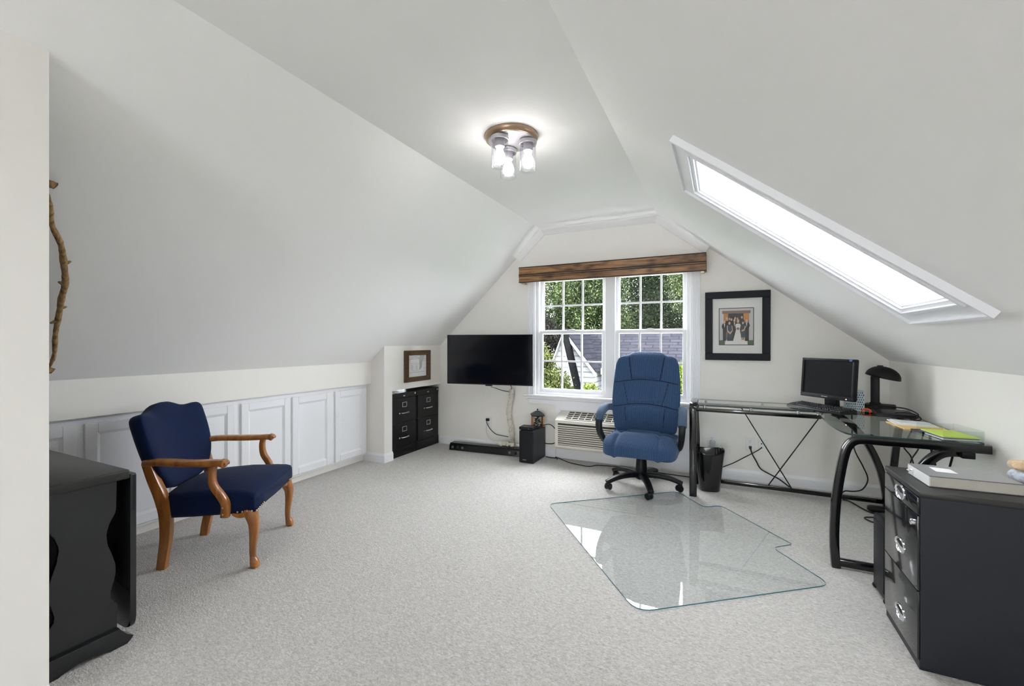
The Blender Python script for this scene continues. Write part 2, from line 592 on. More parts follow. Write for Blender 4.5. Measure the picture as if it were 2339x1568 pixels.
def superbox(bm, c, h, e=0.35, nu=28, nv=16, fn=None, mi=0):
    """rounded cushion: superellipsoid half sizes h about c; fn(v) deforms a point"""
    def sp(x, p):
        return math.copysign(abs(x) ** p, x)
    c = Vector(c)
    rings = []
    for i in range(1, nv):
        ph = -math.pi / 2 + math.pi * i / nv
        ring = []
        for j in range(nu):
            th = 2 * math.pi * j / nu
            v = Vector((h[0] * sp(math.cos(ph), e) * sp(math.cos(th), e),
                        h[1] * sp(math.cos(ph), e) * sp(math.sin(th), e),
                        h[2] * sp(math.sin(ph), e)))
            v = c + v
            ring.append(fn(v) if fn else v)
        rings.append(ring)
    loft(bm, rings, mi)


def pillow(bm, outline, frame, t_front, t_back, rings=7, mi=0, pw=2.6):
    """upholstered slab with a curved outline; frame(a, b, d) maps in-plane a,b and depth d to 3-D"""
    ca = sum(p[0] for p in outline) / len(outline)
    cb = sum(p[1] for p in outline) / len(outline)
    n = len(outline)

    def layer(s, sign):
        k = 1 - s
        d = (t_front if sign > 0 else t_back) * (1 - k ** pw) ** (1 / pw)
        return [frame(ca + (a - ca) * k_, cb + (b - cb) * k_, d * sign) for (a, b), k_ in zip(outline, [k] * n)]
    R_ = []
    ss = [0.985, 0.8, 0.6, 0.42, 0.28, 0.17, 0.09, 0.04, 0.012]
    for s in ss:
        R_.append(layer(s, 1))
    R_.append([frame(a, b, 0) for a, b in outline])
    for s in reversed(ss):
        R_.append(layer(s, -1))
    loft(bm, R_, mi)


def finish(name, bm, mats, parent=None, smooth=None, loc=None):
    bmesh.ops.recalc_face_normals(bm, faces=bm.faces[:])
    me = bpy.data.meshes.new(name)
    bm.to_mesh(me)
    bm.free()
    for m in (mats if isinstance(mats, (list, tuple)) else [mats]):
        me.materials.append(m)
    if smooth:
        me.polygons.foreach_set('use_smooth', [True] * len(me.polygons))
        if smooth is not True:
            me.set_sharp_from_angle(angle=R(smooth))
    o = bpy.data.objects.new(name, me)
    COL.objects.link(o)
    if parent is not None:
        o.parent = parent
    if loc is not None:
        o.location = loc
    return o


class Build:
    """collect shapes in world coordinates, link as one mesh under a thing's empty"""
    def __init__(self, root=None):
        self.root = root


def tag(o, label, cat, group=None, kind=None):
    o['label'] = label
    o['category'] = cat
    if group:
        o['group'] = group
    if kind:
        o['kind'] = kind
    return o


def thing(name, label, cat, loc=(0, 0, 0), rotz=0.0, group=None):
    o = bpy.data.objects.new(name, None)
    o.empty_display_size = 0.05
    COL.objects.link(o)
    o.location = loc
    o.rotation_euler = (0, 0, rotz)
    return tag(o, label, cat, group)


def wpart(name, bm, mats, root, smooth=None):
    """part whose shapes are given in world coordinates, under an unrotated root"""
    bmesh.ops.translate(bm, verts=bm.verts[:], vec=-Vector(root.matrix_basis.translation))
    return finish(name, bm, mats, root, smooth)


def struct(name, bm, mats, smooth=None, parent=None):
    o = finish(name, bm, mats, parent, smooth)
    if parent is None:
        o['kind'] = 'structure'
    return o


def NB():
    return bmesh.new()


def centred(name, bm, mats, label, cat, base, smooth=None, group=None):
    """thing that is a single mesh; origin moved to base"""
    bmesh.ops.translate(bm, verts=bm.verts[:], vec=-Vector(base))
    o = finish(name, bm, mats, None, smooth, loc=base)
    return tag(o, label, cat, group)


def copy_tree(o, parent=None):
    c = o.copy()
    COL.objects.link(c)
    if parent is not None:
        c.parent = parent
    for ch in list(o.children):
        copy_tree(ch, c)
    return c

# ---------------------------------------------------------------- room shell
GY = 4.345            # gable wall, room face
CZ = 2.43             # flat ceiling
XL, XR = -1.74, -0.55  # where the flat ceiling meets the two slopes
YB = -4.6             # wall behind the camera
LS = 1.245 / 1.32     # left slope rise per metre


def zl(x):
    return CZ - LS * (XL - x)


RS = (CZ - 1.076) / (1.184 - XR)


def zr(x):
    return CZ - RS * (x - XR)


nR = Vector((RS, 0, 1)).normalized()      # outward normals of the slopes
nL = Vector((-LS, 0, 1)).normalized()

# daylight portals in the openings
portal('window_daylight', (-1.04, GY + 0.16, 1.30), (1.6, 1.3), (0, -1, 0))
portal('skylight_daylight', Vector((0.333, 2.41, zr(0.333))) + nR * 0.15, (1.15, 0.62), -nR)
portal('added_rear_daylight', (-0.55, YB - 0.12, 1.09), (0.66, 2.06), (0, 1, 0))  # guides sky light through the added, unseen rear window

bm = NB()
box(bm, -3.9, 1.35, YB - 0.15, GY + 0.16, -0.12, 0.0)
struct('floor', bm, M['carpet'])

bm = NB()
box(bm, XL - 0.05, XR + 0.05, YB - 0.15, GY + 0.15, CZ, CZ + 0.12)
struct('ceiling', bm, M['ceil'])

# left slope
xb = -3.46
bm = NB()
prism(bm, [(XL, YB - 0.1, zl(XL)), (XL, GY + 0.14, zl(XL)), (xb, GY + 0.14, zl(xb)), (xb, YB - 0.1, zl(xb))], nL * 0.12)
struct('ceiling_left', bm, M['ceil'])

# right slope with the skylight opening
SX0, SX1, SY0, SY1 = -0.118, 0.785, 2.160, 2.690
bm = NB()
xe = 1.30
for (xa, xc, ya, yc) in ((XR, xe, YB - 0.1, SY0), (XR, xe, SY1, GY + 0.14), (XR, SX0, SY0, SY1), (SX1, xe, SY0, SY1)):
    prism(bm, [(xa, ya, zr(xa)), (xc, ya, zr(xc)), (xc, yc, zr(xc)), (xa, yc, zr(xa))], nR * 0.13)
struct('ceiling_right', bm, M['ceil'])

# gable wall with the window opening
WX0, WX1, WZ0, WZ1 = -1.83, -0.245, 0.655, 1.96
bm = NB()
ext = (0, 0.15, 0)


def gable(pts):
    prism(bm, [(x, GY, z) for x, z in pts], ext)


gable([(-3.8, -0.05), (WX0, -0.05), (WX0, zl(WX0) + 0.03), (-3.8, zl(-3.8) + 0.03)])
gable([(WX1, -0.05), (1.30, -0.05), (1.30, zr(1.30) + 0.03), (WX1, zr(WX1) + 0.03)])
gable([(WX0, -0.05), (WX1, -0.05), (WX1, WZ0), (WX0, WZ0)])
gable([(WX0, WZ1), (WX1, WZ1), (WX1, zr(WX1) + 0.03), (XR, CZ + 0.03), (XL, CZ + 0.03), (WX0, zl(WX0) + 0.03)])
struct('wall_far', bm, M['wall'])

bm = NB()
box(bm, 1.184, 1.30, YB, GY + 0.1, -0.05, 1.10)
struct('wall_right', bm, M['wall'])

# header above the built-in cabinets
bm = NB()
prism(bm, [(-3.24, YB, 0.795), (-3.24, YB, zl(-3.24) + 0.02), (-3.40, YB, zl(-3.40) + 0.02), (-3.40, YB, 0.795)], (0, 3.376 - YB, 0), )
struct('wall_left', bm, M['wall'])
bm = NB()
box(bm, -3.52, -3.42, YB, 3.40, -0.05, 0.9)
struct('wall_left_outer', bm, M['wall'])

# alcove: return wall and the front above the filing cabinets
AX = -3.064
bm = NB()
prism(bm, [(AX, 3.376, -0.02), (AX, 3.376, zl(AX) + 0.02), (-3.46, 3.376, zl(-3.46) + 0.02), (-3.46, 3.376, -0.02)], (0, 0.118, 0))
prism(bm, [(AX, 3.494, 0.716), (AX, 3.494, zl(AX) + 0.02), (-3.16, 3.494, zl(-3.16) + 0.02), (-3.16, 3.494, 0.716)], (0, GY - 3.494, 0))
box(bm, -3.80, -3.16, 3.494, GY, 0.716, 0.78)
box(bm, -3.85, -3.80, 3.42, GY, -0.02, 0.78)
box(bm, -3.80, -3.46, 3.40, 3.494, -0.02, 0.78)
struct('wall_alcove', bm, M['wall'])

# partition beside the stairwell (left edge of the photo)
bm = NB()
prism(bm, [(-2.0, 0.6235, -0.02), (-2.0, 0.6235, zl(-2.0) + 0.02), (-2.12, 0.6235, zl(-2.12) + 0.02), (-2.12, 0.6235, -0.02)], (0, YB - 0.6235, 0))
struct('wall_near', bm, M['wall'])

# unseen wall behind the camera, with a tall window added to bring in daylight
BX0, BX1, BZ0, BZ1 = -0.88, -0.22, 0.06, 2.12
bm = NB()
ext2 = (0, -0.15, 0)


def rear(pts):
    prism(bm, [(x, YB, z) for x, z in pts], ext2)


rear([(-3.5, -0.05), (XL, -0.05), (XL, CZ + 0.03), (-3.5, zl(-3.5) + 0.03)])
rear([(XL, -0.05), (BX0, -0.05), (BX0, CZ + 0.03), (XL, CZ + 0.03)])
rear([(BX1, -0.05), (1.30, -0.05), (1.30, zr(1.30) + 0.03), (BX1, zr(BX1) + 0.03)])
rear([(BX0, -0.05), (BX1, -0.05), (BX1, BZ0), (BX0, BZ0)])
rear([(BX0, BZ1), (BX1, BZ1), (BX1, zr(BX1) + 0.02), (XR, CZ + 0.02), (BX0, CZ + 0.02)])
struct('wall_back', bm, M['wall'])
bm = NB()
for x in (BX0 + 0.03, BX1 - 0.03):
    box(bm, x - 0.03, x + 0.03, YB - 0.10, YB - 0.04, BZ0, BZ1)
for z in (BZ0, BZ1 - 0.05):
    box(bm, BX0, BX1, YB - 0.098, YB - 0.042, z, z + 0.05)

w3 = struct('added_rear_window', bm, M['trim'])

# baseboards


def skirting(name, pts, h=0.092, d=0.016):
    """pts: floor line at the wall; room lies to the left of the walk"""
    bm = NB()
    prof = [(0, 0), (d, 0), (d, h - 0.022), (d * 0.45, h - 0.004), (d * 0.35, h), (0, h)]
    P = [Vector((p[0], p[1], 0)) for p in pts]
    n = len(P)
    dirs = [(P[i + 1] - P[i]).normalized() for i in range(n - 1)]
    nor = [Vector((-q.y, q.x, 0)) for q in dirs]
    rings = []
    for i in range(n):
        if i == 0:
            o = nor[0]
        elif i == n - 1:
            o = nor[-1]
        else:
            s = nor[i - 1] + nor[i]
            o = s / (1 + nor[i - 1].dot(nor[i]))
        rings.append([P[i] + o * a + Vector((0, 0, z)) for a, z in prof])
    loft(bm, rings)
    return struct(name, bm, M['trim'])


skirting('baseboard_far', [(1.184, GY), (-0.25, GY)])
skirting('baseboard_far_left', [(-1.58, GY), (-3.062, GY)])
skirting('baseboard_left', [(AX, 3.494), (AX, 3.376), (-3.335, 3.376)])
skirting('baseboard_right', [(1.184, YB), (1.184, GY)])
skirting('baseboard_near', [(-2.0, 0.6235), (-2.0, YB)])

# crown along the top of the gable
bm = NB()


def crown(p, q):
    """p, q: (x, z) on the wall's top edge"""
    P, Q = Vector((p[0], 0, p[1])), Vector((q[0], 0, q[1]))
    T = (Q - P).normalized()
    dn = Vector((T.z, 0, -T.x))
    if dn.z > 0:
        dn = -dn
    prof = [(0, 0), (0.062, 0), (0.062, 0.012), (0.045, 0.022), (0.024, 0.045), (0.012, 0.058), (0.0, 0.062)]
    rings = []
    for c in (P, Q):
        rings.append([c + dn * b + Vector((0, GY - a, 0)) for a, b in prof])
    loft(bm, rings)


crown((XL, CZ), (XR, CZ))
crown((-2.04, zl(-2.04)), (XL, CZ))
crown((XR, CZ), (-0.10, zr(-0.10)))
struct('trim_1', bm, M['ceil'], 25)

# ---------------------------------------------------------------- window_1
bm = NB()
WC = -1.01
fy0, fy1 = GY - 0.002, GY + 0.10
# jambs, head and centre mullion
for x0, x1 in ((WX0, WX0 + 0.05), (WX1 - 0.05, WX1), (WC - 0.052, WC + 0.052)):
    box(bm, x0, x1, fy0 + 0.012, fy1 + 0.03, WZ0, WZ1, bev=0.004, seg=1)
box(bm, WX0 + 0.002, WX1 - 0.002, fy0 + 0.016, fy1 + 0.026, WZ1 - 0.05, WZ1 - 0.001)
box(bm, WX0 + 0.002, WX1 - 0.002, fy0 + 0.016, fy1 + 0.026, WZ0 + 0.001, WZ0 + 0.03)
w1 = struct('window_1', bm, M['trim'], 30)
# casing: fluted side boards and the mull cover
bm = NB()


def casing(x0, x1):
    box(bm, x0, x1, GY - 0.016, GY + 0.004, 0.655, 1.98, bev=0.003, seg=1)
    for k in range(3):
        xc = x0 + (x1 - x0) * (0.22 + 0.28 * k)
        box(bm, xc - 0.007, xc + 0.007, GY - 0.021, GY - 0.012, 0.655, 1.98, bev=0.002, seg=1)


casing(-1.905, -1.815)
casing(-0.262, -0.172)
struct('casing', bm, M['trim'], 30, w1)
bm = NB()
box(bm, -1.945, -0.14, GY - 0.055, GY + 0.02, 0.632, 0.657, bev=0.008, seg=3)
struct('stool', bm, M['trim'], 30, w1)
bm = NB()
prism(bm, [(0, GY, 0.632), (0, GY - 0.026, 0.632), (0, GY - 0.026, 0.612), (0, GY - 0.016, 0.600), (0, GY - 0.016, 0.558), (0, GY, 0.558)], (1, 0, 0))
for v in bm.verts:
    v.co.x = -1.905 + v.co.x * 1.735
    if v.co.z < 0.56:
        v.co.x += 0.02 if v.co.x < -1 else -0.02
struct('apron', bm, M['trim'], 30, w1)


def sash(x0, x1, z0, z1, y, top=0.036, bot=0.045, st=0.036, lift=False):
    """one sash in the plane y with 3 x 2 lights"""
    bm = NB()
    d = 0.032
    box(bm, x0, x0 + st, y, y + d, z0, z1, bev=0.004, seg=1)
    box(bm, x1 - st, x1, y, y + d, z0, z1, bev=0.004, seg=1)
    box(bm, x0 + st, x1 - st, y, y + d, z0, z0 + bot, bev=0.004, seg=1)
    box(bm, x0 + st, x1 - st, y, y + d, z1 - top, z1, bev=0.004, seg=1)
    gx0, gx1, gz0, gz1 = x0 + st, x1 - st, z0 + bot, z1 - top
    for k in (1, 2):
        x = gx0 + (gx1 - gx0) * k / 3
        box(bm, x - 0.009, x + 0.009, y + 0.007, y + d - 0.007, gz0, gz1)
    z = (gz0 + gz1) / 2
    box(bm, gx0, gx1, y + 0.0075, y + d - 0.0075, z - 0.009, z + 0.009)
    if lift:
        xm = (x0 + x1) / 2
        prof = [(xm - 0.05, z1), (xm - 0.03, z1 + 0.008), (xm - 0.012, z1 + 0.013), (xm + 0.012, z1 + 0.013), (xm + 0.03, z1 + 0.008), (xm + 0.05, z1)]
        prism(bm, [(a, y, b) for a, b in prof], (0, 0.02, 0))
    s = struct('sash', bm, M['trim'], 30, w1)
    bm = NB()
    box(bm, gx0 - 0.004, gx1 + 0.004, y + d / 2 - 0.002, y + d / 2 + 0.002, gz0 - 0.004, gz1 + 0.004)
    struct('pane', bm, M['pane'], None, s)


for x0, x1 in ((WX0 + 0.05, WC - 0.052), (WC + 0.052, WX1 - 0.05)):
    sash(x0, x1, 1.305, WZ1 - 0.05, GY + 0.065)
    sash(x0, x1, 0.677, 1.345, GY + 0.026, lift=True)

# ---------------------------------------------------------------- skylight: window_2
bm = NB()
ex = Vector((1, 0, -RS)).normalized()
O = Vector((SX0, SY0, zr(SX0)))
LX = (SX1 - SX0) * math.sqrt(1 + RS * RS)
LY = SY1 - SY0


def sk(a, b, d):
    """a down the slope, b along y, d outward"""
    return O + ex * a + Vector((0, b, 0)) + nR * d


def frame_ring(bm, grow0, grow1, d0, d1):
    """rectangular ring between two outlines, as four boards"""
    def rect(g):
        return [(-g, -g), (LX + g, -g), (LX + g, LY + g), (-g, LY + g)]
    A, B = rect(grow0), rect(grow1)
    for i in range(4):
        j = (i + 1) % 4
        q = [A[i], A[j], B[j], B[i]]
        hexa(bm, [sk(*p, d0) for p in q] + [sk(*p, d1) for p in q])


frame_ring(bm, 0.084, 0.097, -0.030, 0.004)
frame_ring(bm, 0.030, 0.084, -0.016, 0.004)
frame_ring(bm, 0.012, 0.030, -0.024, 0.004)
frame_ring(bm, -0.006, 0.012, -0.012, 0.10)
frame_ring(bm, -0.014, -0.006, 0.000, 0.10)
w2 = struct('window_2', bm, M['trim'])
bm = NB()
g = -0.010
hexa(bm, [sk(a, b, 0.012) for a, b in ((-g, -g), (LX + g, -g), (LX + g, LY + g), (-g, LY + g))]
     + [sk(a, b, 0.018) for a, b in ((-g, -g), (LX + g, -g), (LX + g, LY + g), (-g, LY + g))])
struct('pane', bm, M['skypane'], None, w2)

# white board around the wall unit under the window
bm = NB()
box(bm, -1.577, -1.50, GY - 0.012, GY, 0.14, 0.558)
box(bm, -0.52, -0.25, GY - 0.012, GY, 0.02, 0.558)
box(bm, -1.50, -0.52, GY - 0.012, GY, 0.50, 0.558)
box(bm, -1.577, -0.52, GY - 0.012, GY, 0.0, 0.14)
struct('trim_2', bm, M['trim'])

# ---------------------------------------------------------------- built-in cabinets
CF = -3.30


def panel_door(bm, y0, y1, z0, z1, x):
    """door with a recessed flat panel; x = back plane, opens to +x"""
    t = 0.018
    fr = 0.058
    box(bm, x, x + t, y0, y0 + fr, z0, z1, bev=0.003, seg=1)
    box(bm, x, x + t, y1 - fr, y1, z0, z1, bev=0.003, seg=1)
    box(bm, x, x + t, y0 + fr, y1 - fr, z0, z0 + fr, bev=0.003, seg=1)
    box(bm, x, x + t, y0 + fr, y1 - fr, z1 - fr, z1, bev=0.003, seg=1)
    # sloped inner moulding
    a0, a1, c0, c1 = y0 + fr, y1 - fr, z0 + fr, z1 - fr
    s = 0.014
    O4 = [(a0, c0), (a1, c0), (a1, c1), (a0, c1)]
    I4 = [(a0 + s, c0 + s), (a1 - s, c0 + s), (a1 - s, c1 - s), (a0 + s, c1 - s)]
    vo = [bm.verts.new((x + t - 0.003, a, b)) for a, b in O4]
    vi = [bm.verts.new((x + 0.006, a, b)) for a, b in I4]
    for i in range(4):
        j = (i + 1) % 4
        bm.faces.new((vo[i], vo[j], vi[j], vi[i]))
    bm.faces.new(vi)


units = [
    (0.30, 1.150, [(0.335, 0.725), (0.735, 1.135)], 'white two-door built-in cabinet leftmost in the row, behind the black table'),
    (1.150, 2.050, [(1.170, 1.590), (1.602, 2.022)], 'white two-door built-in cabinet directly behind the navy armchair'),
    (2.050, 2.940, [(2.070, 2.488), (2.506, 2.918)], 'white two-door built-in cabinet to the right of the navy armchair'),
    (2.940, 3.375, [(2.962, 3.352)], 'white single-door built-in cabinet at the far end of the row'),
]
for y0, y1, doors, lab in units:
    r = thing('built_in_cabinet', lab, 'cabinet', (CF, (y0 + y1) / 2, 0), 0, 'white built-in cabinets along the left knee wall')
    bm = NB()
    box(bm, -3.415, CF, y0, y1, 0.062, 0.793)
    wpart('body', bm, M['trim'], r)
    bm = NB()
    box(bm, -3.415, -3.338, y0, y1, 0.0, 0.062)
    wpart('toe_kick', bm, M['wall'], r)
    for a, b in doors:
        bm = NB()
        panel_door(bm, a, b, 0.080, 0.752, CF)
        wpart('door', bm, M['trim'], r)
bm = NB()
box(bm, CF - 0.1, CF + 0.004, 0.30, 3.375, 0.775, 0.796, bev=0.004, seg=1)
struct('trim_3', bm, M['trim'])

# ---------------------------------------------------------------- ceiling lamp
LC = Vector((-1.108, 2.285, CZ))
lamp = thing('ceiling_light', 'round three-bulb ceiling light with glass cylinder shades, lit', 'ceiling light', LC)
bm = NB()
lathe(bm, [(0.02, 0), (0.156, 0), (0.157, -0.008), (0.152, -0.022), (0.143, -0.030), (0.139, -0.032)], LC, 56)
wpart('canopy_rim', bm, M['bronze'], lamp, 40)
bm = NB()
lathe(bm, [(0.139, -0.031), (0.136, -0.034), (0.002, -0.0345)], LC, 56)
for a in (55, 200):
    lathe(bm, [(0.003, -0.034), (0.003, -0.039), (0.001, -0.040)], LC + Vector((0.05 * math.cos(R(a)), 0.05 * math.sin(R(a)), 0)), 10)
wpart('canopy_plate', bm, M['nickelgrey'], lamp, 40)
for a in (-107, 14, 127):
    c = LC + Vector((0.098 * math.cos(R(a)), 0.098 * math.sin(R(a)), -0.034))
    bm = NB()
    lathe(bm, [(0.030, 0), (0.050, -0.004), (0.052, -0.010), (0.050, -0.024), (0.047, -0.026), (0.046, -0.012)], c, 32, cap=False)
    lathe(bm, [(0.028, -0.010), (0.028, -0.062), (0.022, -0.066)], c, 24)
    holder = wpart('lamp_holder', bm, M['nickelgrey'], lamp, 40)
    bm = NB()
    lathe(bm, [(0.046, -0.024), (0.0475, -0.026), (0.0475, -0.172), (0.046, -0.175), (0.0435, -0.172), (0.0435, -0.026)], c, 40, cap=False)
    wpart('glass_shade', bm, M['shade'], lamp, 40)
    bm = NB()
    lathe(bm, [(0.012, -0.066), (0.019, -0.070), (0.020, -0.086), (0.026, -0.098), (0.032, -0.114), (0.033, -0.128), (0.029, -0.145), (0.018, -0.157), (0.004, -0.161)], c, 28)
    wpart('bulb', bm, M['bulb'], lamp, True)

# ---------------------------------------------------------------- window valance
VX0, VX1, VY, VZ0, VZ1 = -1.962, -0.122, 4.225, 1.858, 2.022
val = thing('wooden_valance', 'dark stained wooden box valance mounted across the top of the window', 'valance', ((VX0 + VX1) / 2, GY, VZ0))
bm = NB()
box(bm, VX0, VX1, VY, VY + 0.02, VZ0 + 0.080, VZ1, bev=0.003, seg=1)
box(bm, VX0, VX1, VY, VY + 0.02, VZ0, VZ0 + 0.068, bev=0.003, seg=1)
box(bm, VX0, VX1, VY + 0.004, VY + 0.02, VZ0 + 0.064, VZ0 + 0.084)
wpart('front_board', bm, M['valance'], val)
bm = NB()
for z, h in ((VZ0 + 0.0610, .0080), (VZ0 + 0.0785, .0085), (VZ0 - 0.0005, .0080), (VZ1 - 0.009, .0095)):
    box(bm, VX0 - 0.0005, VX1 + 0.0005, VY - 0.0012, VY + 0.004, z, z + h)
wpart('dark_edging', bm, M['groove'], val)
for x in (VX0, VX1 - 0.02):
    bm = NB()
    box(bm, x, x + 0.02, VY + 0.02, GY, VZ0, VZ1, bev=0.003, seg=1)
    wpart('end_board', bm, M['valance'], val)
for x in (VX0 + 0.02, VX1 - 0.045):
    bm = NB()
    box(bm, x, x + 0.025, VY + 0.03, GY, VZ0 - 0.012, VZ0)
    wpart('bracket', bm, M['brass'], val)

# ---------------------------------------------------------------- wall unit (heater and cooler)
AX0, AX1 = -1.520, -0.52
ac = thing('wall_air_conditioner', 'beige louvred air conditioner in the wall under the window', 'air conditioner', ((AX0 + AX1) / 2, GY, 0.14))
yf = 4.135
bm = NB()
prof = [(GY - 0.005, 0.14), (yf + 0.03, 0.14), (yf + 0.006, 0.162), (yf, 0.20), (yf, 0.418), (yf + 0.006, 0.432), (GY - 0.005, 0.508)]
prism(bm, [(AX0, y, z) for y, z in prof], (AX1 - AX0, 0, 0), bev=0.006, seg=2)
wpart('body', bm, M['beige'], ac, 35)
bm = NB()
for k in range(10):
    z = 0.190 + 0.0205 * k
    hexa(bm, [(AX0 + 0.035, yf - 0.001, z), (AX1 - 0.035, yf - 0.001, z), (AX1 - 0.035, yf + 0.004, z), (AX0 + 0.035, yf + 0.004, z),
              (AX0 + 0.035, yf - 0.008, z + 0.013), (AX1 - 0.035, yf - 0.008, z + 0.013), (AX1 - 0.035, yf + 0.004, z + 0.0135), (AX0 + 0.035, yf + 0.004, z + 0.0135)])
wpart('front_louvres', bm, M['beige'], ac)
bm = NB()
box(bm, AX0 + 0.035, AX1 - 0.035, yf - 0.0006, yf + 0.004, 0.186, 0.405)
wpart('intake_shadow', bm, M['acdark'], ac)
bm = NB()
s0, s1 = Vector((0, yf + 0.012, 0.4355)), Vector((0, GY - 0.012, 0.5045))
sd = (s1 - s0)
up = Vector((0, -sd.z, sd.y)).normalized()


def acs(x, f, h):
    p = s0 + sd * f + up * h
    return (x, p.y, p.z)


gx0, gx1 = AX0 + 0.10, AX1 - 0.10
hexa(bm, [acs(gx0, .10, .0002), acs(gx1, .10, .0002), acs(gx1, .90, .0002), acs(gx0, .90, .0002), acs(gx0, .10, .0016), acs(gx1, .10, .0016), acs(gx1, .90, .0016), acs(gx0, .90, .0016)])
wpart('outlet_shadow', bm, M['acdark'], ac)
bm = NB()
for k in range(5):
    f = 0.10 + 0.2 * k
    hexa(bm, [acs(gx0, f - .022, .001), acs(gx1, f - .022, .001), acs(gx1, f + .022, .001), acs(gx0, f + .022, .001), acs(gx0, f - .022, .007), acs(gx1, f - .022, .007), acs(gx1, f + .022, .007), acs(gx0, f + .022, .007)])
for k in range(13):
    x = gx0 + (gx1 - gx0) * k / 12
    hexa(bm, [acs(x - .004, .09, .001), acs(x + .004, .09, .001), acs(x + .004, .91, .001), acs(x - .004, .91, .001), acs(x - .004, .09, .008), acs(x + .004, .09, .008), acs(x + .004, .91, .008), acs(x - .004, .91, .008)])
wpart('outlet_grille', bm, M['beige'], ac)

# ---------------------------------------------------------------- television on its arm
tvL, tvR = Vector((-2.675, 3.916, 0)), Vector((-1.729, 4.060, 0))
tvc = (tvL + tvR) / 2
ang = math.atan2(tvR.y - tvL.y, tvR.x - tvL.x)
tv = thing('television', 'wide black flat television on a wall arm beside the window', 'television', (tvc.x, tvc.y, 0.771), ang)
W2, TH = (tvR - tvL).length / 2, 0.528
bm = NB()
box(bm, -W2, W2, 0.004, 0.035, 0, TH, bev=0.004, seg=2)
finish('bezel', bm, M['blackplastic'], tv)
bm = NB()
box(bm, -W2 + 0.007, W2 - 0.007, 0.001, 0.006, 0.012, TH - 0.007)
finish('screen', bm, M['screen'], tv)
bm = NB()
box(bm, -W2 * .7, W2 * .7, 0.03, 0.055, 0.04, TH * .7, bev=0.01)
finish('back_housing', bm, M['blackplastic'], tv)
bm = NB()
box(bm, -0.035, 0.035, -0.004, 0.03, -0.012, 0.004, bev=0.004)
finish('sensor_bump', bm, M['blackplastic'], tv)
bm = NB()
box(bm, -0.12, 0.12, 0.055, 0.07, 0.12, 0.36)
tube(bm, [(0, 0.065, 0.24), (0.12, 0.20, 0.24), (0.02, 0.30, 0.24)], 0.018, 8)
box(bm, -0.03, 0.07, 0.295, 0.325, 0.12, 0.36)
finish('wall_arm', bm, M['blackmetal'], tv)

# fabric cable cover, from the television down to the floor
pts = []
for i in range(60):
    t = i / 59
    z = 0.700 - 0.68 * t
    pts.append(Vector((-2.098 + 0.012 * math.sin(9 * t + 1) + 0.035 * max(0, t - 0.85) / 0.15, 4.305 - 0.02 * math.sin(5 * t), z)))
bm = NB()
random.seed(4)
sc = [(0.78 + 0.32 * abs(math.sin(i * 0.75)) + random.uniform(-.12, .14), 0.8 + 0.3 * abs(math.cos(i * 0.9)) + random.uniform(-.1, .12)) for i in range(60)]
sweep(bm, pts, circ(0.027, 12, 0.021), (0, 1, 0), sc)
for i in range(26):                                     # gathered folds
    t = random.uniform(0.02, 0.97)
    p = pts[int(t * 59)]
    a0 = random.uniform(-1.2, 0.4)
    q = []
    for k in range(7):
        a = a0 + k * 0.33
        q.append((p.x + 0.027 * math.sin(a - .4), p.y - 0.024 * math.cos(a - .4) - 0.002, p.z + 0.035 * (k / 6 - .5) * random.choice((1, 1, -1)) * 1.0))
    tube(bm, smooth_pts(q, 3), 0.006, 6)
centred('cable_sleeve', bm, M['cream_cloth'], 'cream gathered fabric sleeve hiding cables, hanging below the television', 'cable cover', (-2.098, 4.30, 0.0), True)
bm = NB()
random.seed(9)
for i in range(16):
    c = Vector((-2.20 + i * 0.011 + random.uniform(-.01, .01), 4.235 + random.uniform(-.02, .02), 0.106 + random.uniform(-.008, .018)))
    superbox(bm, c, (random.uniform(.014, .028), .018, random.uniform(.012, .022)), 0.8, 10, 7)
centred('crumpled_cloth', bm, M['cream_cloth'], 'crumpled cream cloth lying on the sound bar by the cable sleeve', 'cloth', (-2.12, 4.235, 0.08), True)

# sound bar on the floor
sa, sb = Vector((-2.775, 4.105, 0)), Vector((-1.90, 4.168, 0))
sang = math.atan2(sb.y - sa.y, sb.x - sa.x)
sbar = thing('sound_bar', 'long low black sound bar lying on the carpet along the gable wall', 'sound bar', sa, sang)
SL = 0.915
bm = NB()
prism(bm, [(0, 0.0, 0.004), (0, 0.012, 0.062), (0, 0.028, 0.078), (0, 0.115, 0.078), (0, 0.118, 0.004)], (SL, 0, 0), bev=0.004)
finish('body', bm, M['blackmetal'], sbar, 30)
rotx = Matrix.Rotation(R(90 - 11), 3, 'X')
for x in (0.042, 0.165, 0.735, 0.878):
    bm = NB()
    lathe(bm, [(0.011, -0.002), (0.015, 0.001), (0.013, 0.003), (0.007, 0.0015), (0.002, 0.003)], (x, 0.0068, 0.036), 20, ax=rotx)
    finish('speaker_cone', bm, M['cone'], sbar, 40)
for x in (0.104, 0.806):
    bm = NB()
    lathe(bm, [(0.016, -0.002), (0.019, 0.001), (0.016, 0.002), (0.003, 0.0)], (x, 0.0068, 0.036), 24, ax=rotx)
    finish('woofer_cone', bm, M['blackgloss'], sbar, 40)
bm = NB()
hexa(bm, [(0.455, 0.0030, 0.010), (0.50, 0.0030, 0.010), (0.50, 0.0045, 0.010), (0.455, 0.0045, 0.010), (0.455, 0.0042, 0.016), (0.50, 0.0042, 0.016), (0.50, 0.0058, 0.016), (0.455, 0.0058, 0.016)])
finish('badge', bm, M['brushed'], sbar)

